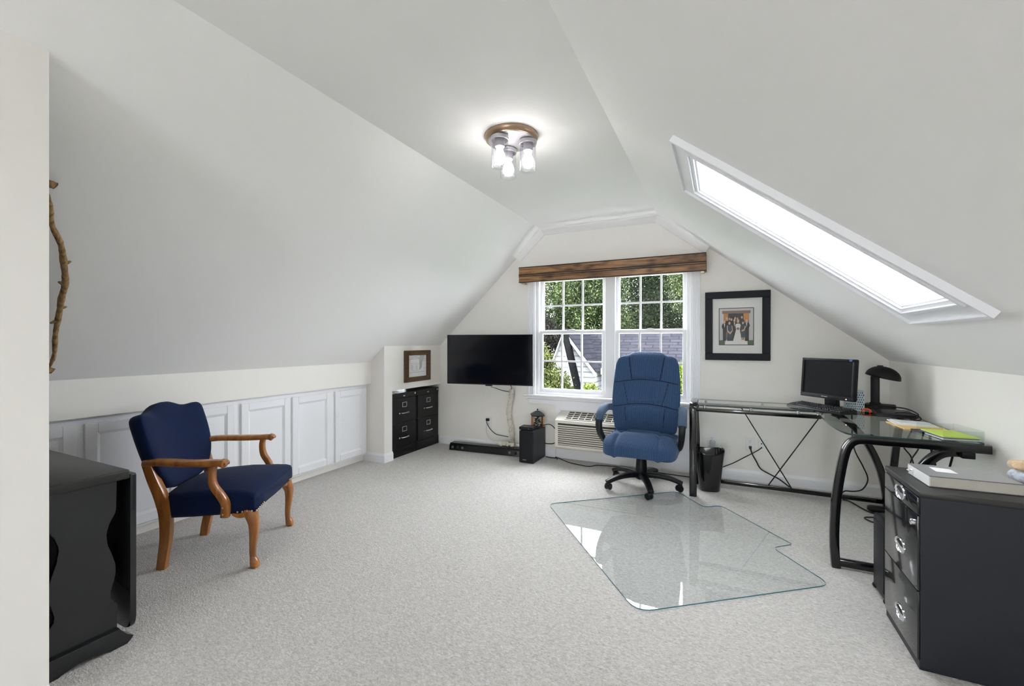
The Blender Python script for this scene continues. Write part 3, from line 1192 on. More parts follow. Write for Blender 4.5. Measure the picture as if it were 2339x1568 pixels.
# subwoofer, router box and lantern
sub = thing('subwoofer', 'black box subwoofer on the carpet by the wall under the window', 'speaker', (-1.774, 4.16, 0))
bm = NB()
box(bm, -1.852, -1.695, 4.000, 4.325, 0.0, 0.322, bev=0.003)
wpart('cabinet', bm, M['navymetal'], sub)
bm = NB()
box(bm, -1.848, -1.699, 3.990, 4.002, 0.006, 0.316, bev=0.003)
wpart('front_grille', bm, M['blackplastic'], sub)
bm = NB()
box(bm, -1.810, -1.770, 3.9885, 3.991, 0.030, 0.034)
wpart('badge', bm, M['greyplastic'], sub)

rt = thing('cable_box', 'flat black cable box lying on top of the subwoofer', 'cable box', (-1.80, 4.08, 0.322), R(4))
bm = NB()
box(bm, -0.065, 0.080, -0.065, 0.065, 0.006, 0.036, bev=0.005)
finish('case', bm, M['blackplastic'], rt)
bm = NB()
box(bm, -0.055, 0.07, -0.0662, -0.0645, 0.012, 0.028)
finish('front_panel', bm, M['screen'], rt)
bm = NB()
box(bm, -0.05, 0.065, -0.05, 0.06, 0.0, 0.007)
finish('foot_pad', bm, M['blackplastic'], rt)
bm = NB()
box(bm, 0.035, 0.042, -0.0668, -0.066, 0.019, 0.022)
finish('indicator_light', bm, M['bluewhite'], rt)

ln = thing('lantern', 'small wooden lantern with dark peaked roof standing on the subwoofer', 'lantern', (-1.752, 4.246, 0.322), R(28))
h = 0.055
bm = NB()
box(bm, -0.062, 0.062, -0.062, 0.062, 0.0, 0.014, bev=0.002)
finish('base', bm, M['groove'], ln)
for a in (-1, 1):
    for b_ in (-1, 1):
        bm = NB()
        box(bm, a * h - 0.007, a * h + 0.007, b_ * h - 0.007, b_ * h + 0.007, 0.014, 0.125)
        finish('post', bm, M['armwood'], ln)
random.seed(12)
for k in range(4):                                       # pierced side screens
    rm = Matrix.Rotation(R(90 * k), 4, 'Z')
    bm = NB()
    for z in (0.018, 0.121):
        box(bm, -h, h, -h - 0.002, -h + 0.002, z - 0.003, z + 0.003)
    for j in range(9):
        c = Vector((random.uniform(-.03, .03), -h, 0.03 + 0.0095 * j))
        q = [c + Vector((random.uniform(-.022, .022), 0, random.uniform(-.014, .014))) for _ in range(4)]
        tube(bm, smooth_pts(q, 4), 0.0032, 5)
    bmesh.ops.transform(bm, matrix=rm, verts=bm.verts[:])
    finish('pierced_panel', bm, M['blackplastic'], ln)
bm = NB()
box(bm, -0.070, 0.070, -0.070, 0.070, 0.125, 0.131)
loft(bm, [[(sx_ * a, sy_ * a, z) for sx_, sy_ in ((-1, -1), (1, -1), (1, 1), (-1, 1))] for a, z in ((0.070, 0.131), (0.040, 0.155), (0.018, 0.170), (0.012, 0.172))])
finish('roof', bm, M['blackplastic'], ln)
bm = NB()
lathe(bm, [(0.008, 0.171), (0.004, 0.178), (0.009, 0.184), (0.006, 0.192), (0.001, 0.196)], (0, 0, 0), 12)
finish('finial', bm, M['blackplastic'], ln, True)
bm = NB()
lathe(bm, [(0.026, 0.014), (0.026, 0.06), (0.003, 0.062)], (0, 0, 0), 20)
finish('candle', bm, M['pages'], ln, 40)

# ---------------------------------------------------------------- filing cabinets in the alcove


def file_cab(label, y0, y1):
    r = thing('filing_cabinet', label, 'filing cabinet', (-3.085, (y0 + y1) / 2, 0), 0, 'black filing cabinets in the alcove')
    x = -3.085
    zt = 0.676
    bm = NB()
    box(bm, -3.70, x - 0.006, y0, y1, 0.0, zt, bev=0.003)
    wpart('body', bm, M['blackmetal'], r)
    bm = NB()
    box(bm, x - 0.012, x, y0 + 0.002, y1 - 0.002, zt - 0.052, zt, bev=0.003)
    wpart('top_rail', bm, M['blackmetal'], r)
    bm = NB()
    box(bm, x - 0.012, x - 0.001, y0 + 0.002, y1 - 0.002, 0.0, 0.098)
    wpart('plinth', bm, M['blackmetal'], r)
    ym = (y0 + y1) / 2
    for z0, z1 in ((0.104, 0.356), (0.364, 0.618)):
        bm = NB()
        box(bm, x - 0.012, x + 0.004, y0 + 0.016, y1 - 0.016, z0, z1, bev=0.003)
        d = wpart('drawer', bm, M['blackmetal'], r)

        def sub(name, b, m, sm=None):
            bmesh.ops.translate(b, verts=b.verts[:], vec=-Vector(r.location))
            return finish(name, b, m, d, sm)
        bm = NB()
        zc = z1 - 0.070
        for a0, a1, c0, c1 in ((-.036, .036, .021, .026), (-.036, .036, -.026, -.021), (-.036, -.030, -.021, .021), (.030, .036, -.021, .021)):
            box(bm, x + 0.003, x + 0.008, ym + a0, ym + a1, zc + c0, zc + c1)
        sub('label_holder', bm, M['brushed'])
        bm = NB()
        zh = z1 - 0.158
        tube(bm, smooth_pts([(x + 0.003, ym - 0.050, zh), (x + 0.018, ym - 0.048, zh), (x + 0.024, ym, zh), (x + 0.018, ym + 0.058, zh), (x + 0.003, ym + 0.060, zh)], 5), 0.006, 8)
        lathe(bm, [(0.009, 0.0), (0.008, 0.006), (0.003, 0.008)], (x + 0.003, ym - 0.080, zh), 14, ax=Matrix.Rotation(R(90), 3, 'Y'))
        sub('handle', bm, M['brushed'], 40)
    bm = NB()
    lathe(bm, [(0.012, 0.0), (0.011, 0.008), (0.003, 0.009)], (x, y1 - 0.030, zt - 0.022), 16, ax=Matrix.Rotation(R(90), 3, 'Y'))
    wpart('lock', bm, M['brushed'], r, 40)
    bm = NB()
    box(bm, x - 0.001, x + 0.0015, ym - 0.014, ym + 0.014, zt - 0.040, zt - 0.028)
    wpart('badge', bm, M['brushed'], r)
    return r


file_cab('black two-drawer filing cabinet in the alcove, the one beside the built-in cabinets', 3.498, 3.915)
file_cab('black two-drawer filing cabinet in the alcove, the one in the corner below the television', 3.919, 4.340)
bm = NB()
superbox(bm, (-3.115, 3.60, 0.6885), (0.022, 0.034, 0.0125), 0.7, 20, 12)
centred('computer_mouse', bm, M['whiteplastic'], 'small white oval gadget lying on top of the filing cabinet', 'gadget', (-3.115, 3.60, 0.676), True)

# ---------------------------------------------------------------- sketch above the filing cabinets
fx = AX
sk_ = thing('framed_sketch', 'brown wooden frame with pencil sketch of a house, above the filing cabinets', 'picture', (fx, 3.898, 0.785))
y0, y1, z0, z1, fw_ = 3.672, 4.125, 0.785, 1.128, 0.066
bm = NB()
for a, b_, c, d in ((y0, y1, z1 - .052, z1), (y0, y1, z0, z0 + .052), (y0, y0 + fw_, z0 + .052, z1 - .052), (y1 - fw_, y1, z0 + .052, z1 - .052)):
    box(bm, fx, fx + 0.022, a, b_, c, d, bev=0.002, seg=1)
wpart('frame', bm, M['framewood'], sk_)
bm = NB()
box(bm, fx + 0.001, fx + 0.006, y0 + fw_, y1 - fw_, z0 + .052, z1 - .052)
wpart('drawing_paper', bm, M['paper'], sk_)
M['pencil'] = pbr('pencil_grey', (0.30, 0.31, 0.33), 0.9)
M['pencil2'] = pbr('pencil_light', (0.50, 0.51, 0.53), 0.9)
bm = NB()
pa, pb, pc, pd = y0 + fw_, y1 - fw_, z0 + .052, z1 - .052


def sp_(u, v):
    return (fx + 0.0064, pa + (pb - pa) * u, pc + (pd - pc) * v)


def stroke(q, r_=0.0011, mi=0):
    tube(bm, [sp_(*p) for p in q], r_, 4, (1, 0, 0), mi)


for q in ([(.06, .80), (.35, .93), (.62, .86)], [(.06, .80), (.62, .84)], [(.10, .79), (.12, .62)], [(.12, .63), (.60, .60)], [(.60, .86), (.62, .58)],
          [(.16, .56), (.52, .55)], [(.17, .56), (.18, .33)], [(.22, .55), (.24, .32)], [(.51, .55), (.50, .30)], [(.46, .55), (.44, .33)],
          [(.20, .30), (.52, .29)], [(.78, .82), (.99, .80)], [(.80, .72), (.98, .70)], [(.85, .35), (.98, .42)], [(.08, .20), (.95, .22)]):
    stroke(q, 0.0012, 0)
for i in range(12):
    u = .60 + .012 * i
    stroke([(u, .28 + .012 * i), (u + .02, .62), (u + .05 + .01 * i, .98)], 0.0010, i % 2)
for i in range(9):
    stroke([(.18 + .036 * i, .52), (.17 + .036 * i, .33)], 0.0009, 1)
for i in range(6):
    stroke([(.62 + .05 * i, .90 + .01 * i), (.70 + .04 * i, .99)], 0.0012, i % 2)
wpart('pencil_lines', bm, [M['pencil'], M['pencil2']], sk_)
bm = NB()
box(bm, fx + 0.0095, fx + 0.011, y0 + fw_ - .002, y1 - fw_ + .002, z0 + .050, z1 - .050)
wpart('glazing', bm, M['picglass'], sk_)

# ---------------------------------------------------------------- wedding photograph on the gable
px0, px1, pz0, pz1 = -0.134, 0.379, 1.060, 1.672
ph = thing('framed_photograph', 'large black frame holding a wedding group photograph, right of the window', 'picture', ((px0 + px1) / 2, GY - 0.001, pz0))
fw_ = 0.062
bm = NB()
for a, b_, c, d in ((px0, px1, pz1 - fw_, pz1), (px0, px1, pz0, pz0 + fw_), (px0, px0 + fw_, pz0 + fw_, pz1 - fw_), (px1 - fw_, px1, pz0 + fw_, pz1 - fw_)):
    box(bm, a, b_, GY - 0.026, GY, c, d, bev=0.003, seg=1)
wpart('frame', bm, M['blackframe'], ph)
bm = NB()
box(bm, px0 + fw_, px1 - fw_, GY - 0.010, GY - 0.004, pz0 + fw_, pz1 - fw_)
wpart('mat_board', bm, M['matboard'], ph)
qx0, qx1, qz0, qz1 = px0 + 0.118, px0 + 0.383, pz0 + 0.140, pz0 + 0.460
M['ink_dark'] = pbr('print_black', (0.012, 0.014, 0.022), 0.6)
M['ink_navy'] = pbr('print_navy', (0.02, 0.045, 0.075), 0.6)
M['ink_skin'] = pbr('print_skin', (0.62, 0.40, 0.30), 0.6)
M['ink_white'] = pbr('print_white', (0.72, 0.70, 0.68), 0.6)
M['ink_orange'] = pbr('print_orange', (0.55, 0.23, 0.05), 0.6)
M['ink_brown'] = pbr('print_brown', (0.22, 0.15, 0.11), 0.6)
M['ink_green'] = pbr('print_green', (0.06, 0.10, 0.05), 0.6)
M['ink_stone'] = pbr('print_stone', (0.55, 0.54, 0.54), 0.6)
M['ink_blond'] = pbr('print_blond', (0.50, 0.33, 0.16), 0.6)
inks = [M[k] for k in ('ink_dark', 'ink_navy', 'ink_skin', 'ink_white', 'ink_orange', 'ink_brown', 'ink_green', 'ink_stone', 'ink_blond')]
bm = NB()
box(bm, qx0 - 0.006, qx1 + 0.006, GY - 0.0108, GY - 0.0095, qz0 - 0.006, qz1 + 0.006, 0)
lay = [0]


def patch(poly, mi):
    lay[0] += 1
    y = GY - 0.0109 - 0.00004 * lay[0]
    f = bm.faces.new([bm.verts.new((qx0 + (qx1 - qx0) * u, y, qz0 + (qz1 - qz0) * v)) for u, v in poly])
    f.material_index = mi


def oval(cx, cy, rx, ry, mi, n=12):
    patch([(cx + rx * math.cos(2 * math.pi * i / n), cy + ry * math.sin(2 * math.pi * i / n)) for i in range(n)], mi)


def rct(a, b_, c, d, mi):
    patch([(a, c), (b_, c), (b_, d), (a, d)], mi)


rct(0, 1, 0, 1, 7)
rct(0.08, 0.92, 0.86, 0.94, 5)
rct(0.12, 0.88, 0.10, 0.88, 5)
rct(0.12, 0.26, 0.66, 0.86, 4)
rct(0.72, 0.88, 0.66, 0.86, 4)
rct(0.26, 0.72, 0.30, 0.86, 0)
rct(0, 0.16, 0, 0.12, 6)
rct(0.84, 1, 0, 0.12, 6)
patch([(0.16, 0), (0.84, 0), (0.80, 0.13), (0.2, 0.13)], 3)


def suit(cx, top, wd, base, mi=0):
    patch([(cx - wd * .55, base), (cx + wd * .55, base), (cx + wd * .6, top - .22), (cx + wd, top - .14), (cx + wd * .7, top - .06), (cx - wd * .7, top - .06), (cx - wd, top - .14), (cx - wd * .6, top - .22)], mi)
    patch([(cx - .018, top - .06), (cx + .018, top - .06), (cx, top - .18)], 3)
    oval(cx, top - .01, .033, .043, 2)


for cx, tp, hair in ((.22, .73, 8), (.30, .72, 5), (.36, .70, 8), (.47, .74, 5), (.54, .72, 5), (.67, .76, 5)):
    patch([(cx - .06, .35), (cx + .06, .35), (cx + .07, tp - .07), (cx - .07, tp - .07)], 0)
    oval(cx, tp, .030, .038, hair)
    oval(cx, tp - .012, .025, .030, 2)
suit(.15, .64, .085, .10)
suit(.45, .68, .09, .10)
suit(.81, .66, .095, .10)
patch([(.22, .10), (.42, .10), (.37, .40), (.38, .54), (.26, .54), (.25, .40)], 1)     # dark green-blue gown
patch([(.22, .52), (.25, .54), (.25, .40), (.32, .34), (.38, .40), (.36, .54), (.39, .50), (.40, .38), (.33, .28), (.23, .36)], 2)
oval(.30, .60, .034, .045, 4)
oval(.30, .585, .027, .034, 2)
patch([(.41, .10), (.66, .10), (.61, .42), (.64, .54), (.60, .58), (.51, .58), (.47, .54), (.50, .42)], 3)  # bride
oval(.555, .65, .042, .06, 8)
oval(.555, .645, .028, .036, 2)
oval(.555, .44, .045, .035, 5)
patch([(.64, .20), (.78, .20), (.76, .42), (.76, .54), (.66, .54), (.67, .42)], 1)
for x in (.675, .745):
    rct(x - .015, x + .015, .11, .20, 2)
patch([(.76, .52), (.79, .50), (.74, .38), (.66, .36), (.66, .40), (.73, .42)], 2)
oval(.70, .60, .030, .040, 5)
oval(.70, .592, .025, .032, 2)
wpart('photo_print', bm, inks, ph)
bm = NB()
box(bm, px0 + fw_ - .003, px1 - fw_ + .003, GY - 0.0165, GY - 0.015, pz0 + fw_ - .003, pz1 - fw_ + .003)
wpart('glazing', bm, M['picglass'], ph)

ph.rotation_euler = (R(1.8), 0, 0)

# ---------------------------------------------------------------- driftwood branch on the left slope


def on_l(x, y, d):
    return Vector((x, y, zl(x))) - nL * d


br = thing('driftwood_branch', 'long crooked driftwood branch mounted on the left sloped ceiling', 'branch', (-2.78, 0.84, zl(-2.78)))
q = [(-2.36, .712), (-2.40, .738), (-2.47, .765), (-2.54, .815), (-2.62, .852), (-2.70, .885), (-2.775, .898), (-2.85, .915), (-2.95, .935), (-3.05, .962), (-3.10, .966), (-3.15, .962)]
P_ = smooth_pts([on_l(x, y, 0.045 + 0.012 * math.sin(7 * x)) for x, y in q], 6)
bm = NB()
random.seed(3)
sc = []
for i in range(len(P_)):
    t = i / (len(P_) - 1)
    sc.append(0.72 + 0.55 * math.sin(math.pi * min(1, t * 1.05)) + 0.10 * math.sin(i * 0.9) + 0.07 * math.sin(i * 2.3))
tube(bm, P_, 0.0095, 10, (0, 1, 0), scale=sc)
for i, (dy, dz) in ((24, (.03, .012)), (40, (.032, .006)), (44, (-.035, -.012)), (31, (-.03, .01))):
    p = P_[i]
    tube(bm, [p, p + Vector((0.0, dy * .5, dz)), p + Vector((0, dy * .75, dz * 1.4))], 0.0065, 7, (1, 0, 0), scale=[1.2, 1.0, .6])
wpart('main_branch', bm, M['driftwood'], br, True)
for x, y in ((-2.345, .718), (-3.145, .965)):
    bm = NB()
    p = on_l(x, y, 0.04)
    pk = smooth_pts([p + Vector((0.05, -0.30, 0.01)), p + Vector((0.02, -0.15, 0.0)), p, p + Vector((0, 0.022, -0.003))], 4)
    tube(bm, pk, 0.016, 10, (1, 0, 0), scale=[0.9 + 0.25 * math.sin(k * 1.7) * .3 for k in range(len(pk))])
    wpart('cross_branch', bm, M['driftwood'], br, True)

# ---------------------------------------------------------------- wall outlets


def outlet(label, xc, zc, kind):
    r = thing('wall_outlet', label, 'outlet', (xc, GY, zc - .058), 0)
    bm = NB()
    box(bm, xc - .036, xc + .036, GY - .006, GY, zc - .058, zc + .058, bev=.003)
    wpart('cover_plate', bm, M['whiteplastic'], r)
    if kind == 'duplex':
        for dz in (.026, -.026):
            bm = NB()
            lathe(bm, [(.017, 0), (.017, .0035), (.002, .004)], (xc, GY - .005, zc + dz), 20, ax=Matrix.Rotation(R(90), 3, 'X'))
            rc = wpart('receptacle', bm, M['whiteplastic'], r, 40)
            bm = NB()
            for dx in (-.007, .005):
                box(bm, xc + dx, xc + dx + .002, GY - .0098, GY - .0085, zc + dz + .001, zc + dz + .009)
            box(bm, xc - .002, xc + .002, GY - .0098, GY - .0085, zc + dz - .009, zc + dz - .005)
            bmesh.ops.translate(bm, verts=bm.verts[:], vec=-Vector(r.location))
            finish('slot', bm, M['cavity'], rc)
    else:
        for dz in (.046, -.046):
            bm = NB()
            lathe(bm, [(.004, 0), (.003, .002)], (xc, GY - .005, zc + dz), 10, ax=Matrix.Rotation(R(90), 3, 'X'))
            wpart('screw', bm, M['brushed'], r, 40)
        for dz in (.018, -.016):
            bm = NB()
            lathe(bm, [(.005, 0), (.005, .008), (.002, .009)], (xc - .008, GY - .005, zc + dz), 12, ax=Matrix.Rotation(R(90), 3, 'X'))
            wpart('cable_jack', bm, M['blackmetal'], r, 40)
    return r


outlet('white outlet below the television with a black plug in it', -2.395, .312, 'duplex')
outlet('white outlet right above the black wastebasket, holding a plug-in gadget', -.078, .322, 'duplex')
outlet('white power outlet under the desk with a black plug in its lower socket', .227, .323, 'duplex')
outlet('white cable jack plate under the desk, next to the power outlet', .322, .319, 'jack')
bm = NB()
superbox(bm, (-.072, GY - .030, .296), (.024, .022, .036), .45, 24, 14)
box(bm, -.103, -.041, GY - .016, GY - .011, .268, .2705)
centred('plug_in_freshener', bm, M['greyplastic'], 'small pale plug-in air freshener in the outlet above the wastebasket', 'air freshener', (-.072, GY - .01, .262), True)

# ---------------------------------------------------------------- glass chair mat


def round_poly(pts, rad, k=6):
    out = []
    n = len(pts)
    for i in range(n):
        p, a, b_ = Vector(pts[i]), Vector(pts[i - 1]), Vector(pts[(i + 1) % n])
        r_ = rad[i] if isinstance(rad, (list, tuple)) else rad
        if r_ <= 0:
            out.append(p)
            continue
        d1, d2 = (a - p).normalized(), (b_ - p).normalized()
        an = d1.angle(d2)
        t = min(r_ / math.tan(an / 2), (a - p).length * .48, (b_ - p).length * .48)
        s, e = p + d1 * t, p + d2 * t
        for j in range(k + 1):
            u = j / k
            out.append((1 - u) ** 2 * s + 2 * u * (1 - u) * p + u * u * e)
    return out


mpts = [(-1.175, 3.055), (-0.345, 2.005), (0.495, 2.655), (0.272, 2.985), (0.385, 3.085), (-0.010, 3.590), (-0.112, 3.490), (-0.325, 3.765)]
poly = round_poly([(a, b_) for a, b_ in mpts], [.07, .09, .07, .05, .02, .06, .05, .06], 7)
bm = NB()
prism(bm, [(p.x, p.y, 0.001) for p in poly], (0, 0, 0.005), 0, 1)
centred('chair_mat', bm, [M['matglass'], M['matedge']], 'large clear glass chair mat with a lip lying on the carpet', 'chair mat', (-0.35, 2.8, 0.001))

# ---------------------------------------------------------------- navy armchair
# local frame: +Y is the way the chair faces, +X its right as seen from the sitter
arm = thing('armchair', 'navy blue upholstered armchair with carved honey-coloured wooden arms and legs', 'armchair', (-2.635, 1.597, 0), math.atan2(0.569, 0.822) - R(90))


def lp(w_, f_, z):
    """w: towards the sitter's left, f: forward"""
    return Vector((-w_, f_, z))


# seat: loft of cross-sections from back to front
bm = NB()
secs = []
for f_, hw, zb, ze, zc in ((-.235, .205, .300, .372, .392), (-.228, .222, .285, .392, .412), (-.19, .238, .280, .400, .432), (-.08, .252, .284, .408, .452),
                           (.05, .268, .292, .412, .458), (.16, .280, .298, .410, .446), (.215, .288, .300, .404, .428), (.240, .290, .303, .396, .412), (.250, .284, .306, .380, .388)):
    ring = []
    n = 18
    front = f_ > .2
    for i in range(n + 1):                               # bottom edge, scalloped at the front
        t = -1 + 2 * i / n
        z = zb + (0.022 * (1 - abs(t)) ** 0.7 if front else 0.0) - (0.010 * math.exp(-(t / .35) ** 2) if front else 0)
        ring.append(lp(hw * .985 * t, f_ + (0.012 * (1 - t * t) if front else 0), z))
    for i in range(1, 6):
        ring.append(lp(hw * (1 + .012 * math.sin(math.pi * i / 6)), f_, zb + (ze - zb) * i / 6))
    for i in range(n + 1):
        t = 1 - 2 * i / n
        z = ze + (zc - ze) * (1 - abs(t) ** 2.2)
        ring.append(lp(hw * t, f_ + (0.012 * (1 - t * t) if front else 0), z))
    for i in range(1, 6):
        ring.append(lp(-hw * (1 + .012 * math.sin(math.pi * i / 6)), f_, ze + (zb - ze) * i / 6))
    secs.append(ring)
loft(bm, secs)
seat = finish('seat', bm, M['velvet'], arm, True)
for s in (-1, 1):
    bm = NB()
    for i in range(6):
        t = i / 5
        c = lp(s * (.288 - .085 * t), .253 + 0.010 * (1 - (1 - t * .3) ** 2) + .004, .314 + .012 * t)
        superbox(bm, c, (.005, .004, .005), 1.0, 8, 6)
    for i in range(4):
        c = lp(s * .2925, .235 - .024 * i, .314 - .001 * i)
        superbox(bm, c, (.004, .005, .005), 1.0, 8, 6)
    finish('nailhead_trim', bm, M['brass'], seat, True)

# shield back
half = [(0, .872), (.05, .868), (.095, .855), (.135, .841), (.175, .835), (.215, .835), (.260, .838), (.290, .832), (.308, .812), (.312, .775), (.312, .70), (.306, .63),
        (.290, .565), (.262, .505), (.220, .455), (.165, .420), (.085, .402)]
half = [(a * .935, b) for a, b in half]
outl = half + [(0, .398)] + [(-a, b) for a, b in half[:0:-1]]
outl = [(a, b) for a, b in outl]
op = smooth_pts([(a, b, 0) for a, b in outl], 3, True)
outl = [(p.x, p.y) for p in op]


def back_frame(a, b, d):
    f0 = -.235 - (b - .38) * .29
    c = 0.05 * (a / .3) ** 2
    return lp(a, f0 + c + d, b + d * .25)


bm = NB()
pillow(bm, outl, back_frame, .034, .078, pw=3.4)
finish('backrest', bm, M['velvet'], arm, True)

# arms
for s in (-1, 1):
    bm = NB()
    ap = smooth_pts([lp(s * .268, -.300, .588), lp(s * .290, -.20, .594), lp(s * .306, -.08, .588), lp(s * .312, .02, .586), lp(s * .318, .085, .586), lp(s * .320, .120, .580)], 6)
    n = len(ap)
    scl = []
    for i in range(n):
        t = i / (n - 1)
        wv = 0.80 + 0.30 * math.sin(math.pi * min(1, t * 1.25)) + (0.18 * math.exp(-((t - .93) / .06) ** 2))
        hv = 0.92 + 0.20 * math.exp(-((t - .94) / .06) ** 2)
        if i == n - 1 or i == 0:
            wv, hv = wv * .55, hv * .55
        scl.append((wv, hv))
    sweep(bm, ap, rrect(.029, .0185, .015, 3), (0, 0, 1), scl)
    armo = finish('armrest', bm, M['armwood'], arm, True)
    bm = NB()                                            # carved knuckle end
    for k in range(4):
        c = lp(s * (.320 + .011 * (k - 1.5)), .117, .592)
        tube(bm, [c + Vector((0, -.018, .008)), c + Vector((0, 0, .004)), c + Vector((0, .010, -.006)), c + Vector((0, .008, -.016))], .0052, 7, (1, 0, 0))
    finish('carved_knuckle', bm, M['armwood'], armo, True)
    bm = NB()
    sp2 = smooth_pts([lp(s * .314, .060, .578), lp(s * .318, .052, .53), lp(s * .320, .060, .47), lp(s * .316, .095, .41), lp(s * .306, .112, .36), lp(s * .302, .108, .295)], 6)
    n = len(sp2)
    sweep(bm, sp2, rrect(.019, .016, .009, 3), (0, 1, 0), [(1.0, .95 + .35 * (i / (n - 1))) for i in range(n)])
    so = finish('arm_support', bm, M['armwood'], arm, True)
    for dz in (0, .012):
        bm = NB()
        lathe(bm, [(.005, 0), (.004, .003), (.001, .0035)], lp(s * .322, .104, .312 + dz * 3), 10, ax=Matrix.Rotation(R(90 * (-s)), 3, 'Y'))
        finish('screw_plug', bm, M['brass'], so, True)
    # back leg: square, sabre-curved, running up to the arm
    bm = NB()
    lpz = smooth_pts([lp(s * .262, -.285, .590), lp(s * .254, -.262, .50), lp(s * .243, -.232, .40), lp(s * .232, -.215, .30), lp(s * .222, -.218, .18), lp(s * .212, -.238, .06), lp(s * .210, -.246, 0.0)], 5)
    n = len(lpz)
    sweep(bm, lpz, rrect(.021, .026, .004, 2), (0, 1, 0), [(.95, .80 + .28 * math.exp(-((i / (n - 1) - .45) / .3) ** 2)) for i in range(n)])
    finish('leg', bm, M['armwood'], arm, 35)
    # front cabriole leg
    bm = NB()
    fl = smooth_pts([lp(s * .258, .215, .318), lp(s * .262, .222, .285), lp(s * .268, .236, .24), lp(s * .268, .236, .18), lp(s * .266, .230, .11), lp(s * .266, .230, .06), lp(s * .268, .238, .030), lp(s * .269, .242, .010), lp(s * .269, .242, 0.0)], 5)
    n = len(fl)
    rr = [1.55, 1.50, 1.25, 1.02, .78, .70, 1.02, 1.08, .82]
    scl = []
    for i in range(n):
        t = i / (n - 1) * (len(rr) - 1)
        j = min(int(t), len(rr) - 2)
        scl.append(rr[j] + (rr[j + 1] - rr[j]) * (t - j))
    sweep(bm, fl, rrect(.0205, .0205, .014, 4), (0, 1, 0), scl)
    # knee bracket
    sweep(bm, smooth_pts([lp(s * .252, .225, .296), lp(s * .225, .228, .290), lp(s * .195, .229, .302)], 4), rrect(.011, .013, .006, 2), (0, 0, 1), [1.25, 1.15, 1.1, 1.05, .95, .85, .7, .55, .4])
    sweep(bm, smooth_pts([lp(s * .272, .20, .294), lp(s * .274, .165, .286), lp(s * .274, .130, .296)], 4), rrect(.011, .013, .006, 2), (0, 0, 1), [1.25, 1.15, 1.1, 1.05, .95, .85, .7, .55, .4])
    finish('leg', bm, M['armwood'], arm, True)

# ---------------------------------------------------------------- office chair (faces -Y)
oc = thing('office_chair', 'high-backed blue fabric swivel office chair in front of the window', 'office chair', (-0.605, 3.745, 0.007), R(0))
hp = [(.0, 1.128), (.07, 1.127), (.125, 1.120), (.150, 1.104), (.175, 1.096), (.215, 1.090), (.245, 1.070), (.262, 1.03), (.270, .98), (.278, .90), (.283, .82), (.284, .74), (.280, .66), (.272, .58), (.262, .50), (.25, .45), (.20, .43), (.1, .425)]
bo = hp + [(0, .424)] + [(-a, b) for a, b in hp[:0:-1]]
op = smooth_pts([(a, b, 0) for a, b in bo], 2, True)
bo = [(p.x, p.y) for p in op]
BX = 0.012


def ob(a, b, d):
    y = .150 + (b - .43) * .155 - 0.035 * math.exp(-((b - .62) / .14) ** 2) - 0.045 * (abs(a) / .28) ** 2.2
    return Vector((BX + a, y - d, b - d * .12))


def pdepth(outline, a, b, tf, pw):
    ca = sum(p[0] for p in outline) / len(outline)
    cb = sum(p[1] for p in outline) / len(outline)
    ang_ = math.atan2(b - cb, a - ca)
    best, rr_ = 9, 1
    for p in outline:
        d = abs((math.atan2(p[1] - cb, p[0] - ca) - ang_ + math.pi) % (2 * math.pi) - math.pi)
        if d < best:
            best, rr_ = d, math.hypot(p[0] - ca, p[1] - cb)
    k = min(1, math.hypot(a - ca, b - cb) / rr_)
    return tf * (1 - k ** pw) ** (1 / pw)


bm = NB()
pillow(bm, bo, ob, .062, .045, pw=3.0)
back = finish('backrest', bm, M['bluefab'], oc, True)
bm = NB()


def seam(q, r_=.0035, lift=0.001):
    P3 = smooth_pts([(a, b, 0) for a, b in q], 6)
    tube(bm, [ob(p.x, p.y, pdepth(bo, p.x, p.y, .062, 3.0) + lift) for p in P3], r_, 6, (0, 1, 0))


for s in (-1, 1):
    seam([(s * .150, 1.085), (s * .135, .99), (s * .118, .895)])
    seam([(s * .185, .868), (s * .165, .78), (s * .140, .690)], .0022)
    seam([(s * .165, .655), (s * .158, .58), (s * .150, .50)], .0022)
seam([(-.266, .862), (-.18, .880), (-.09, .893), (0, .896), (.09, .893), (.18, .880), (.266, .862)])
seam([(-.268, .655), (-.18, .675), (-.09, .688), (0, .692), (.09, .688), (.18, .675), (.268, .655)])
finish('seam_stitching', bm, M['seam'], back, True)
# raised head pillow and lumbar pads
for q, t in (([(-.146, 1.098), (-.10, 1.116), (0, 1.122), (.10, 1.116), (.146, 1.098), (.132, .99), (.114, .905), (0, .905), (-.114, .905), (-.132, .99)], .026),
             ([(-.178, .865), (-.09, .883), (0, .887), (.09, .883), (.178, .865), (.158, .77), (.135, .702), (0, .702), (-.135, .702), (-.158, .77)], .016),
             ([(-.16, .648), (-.08, .672), (0, .678), (.08, .672), (.16, .648), (.152, .56), (.145, .50), (0, .49), (-.145, .50), (-.152, .56)], .018)):
    ol = [(p.x, p.y) for p in smooth_pts([(a, b, 0) for a, b in q], 3, True)]

    def fr_(a, b, d):
        return ob(a, b, pdepth(bo, a, b, .062, 3.0) - .006 + d)
    bm = NB()
    pillow(bm, ol, fr_, t, .003, pw=2.2)
    finish('back_pad', bm, M['bluefab'], back, True)
bm = NB()
bo2 = [(a * .94, .44 + (b - .42) * .93) for a, b in bo]
pillow(bm, bo2, lambda a, b, d: ob(a, b, d - .042), .0, .022, pw=3.0)
finish('back_shell', bm, M['blackplastic'], oc, True)


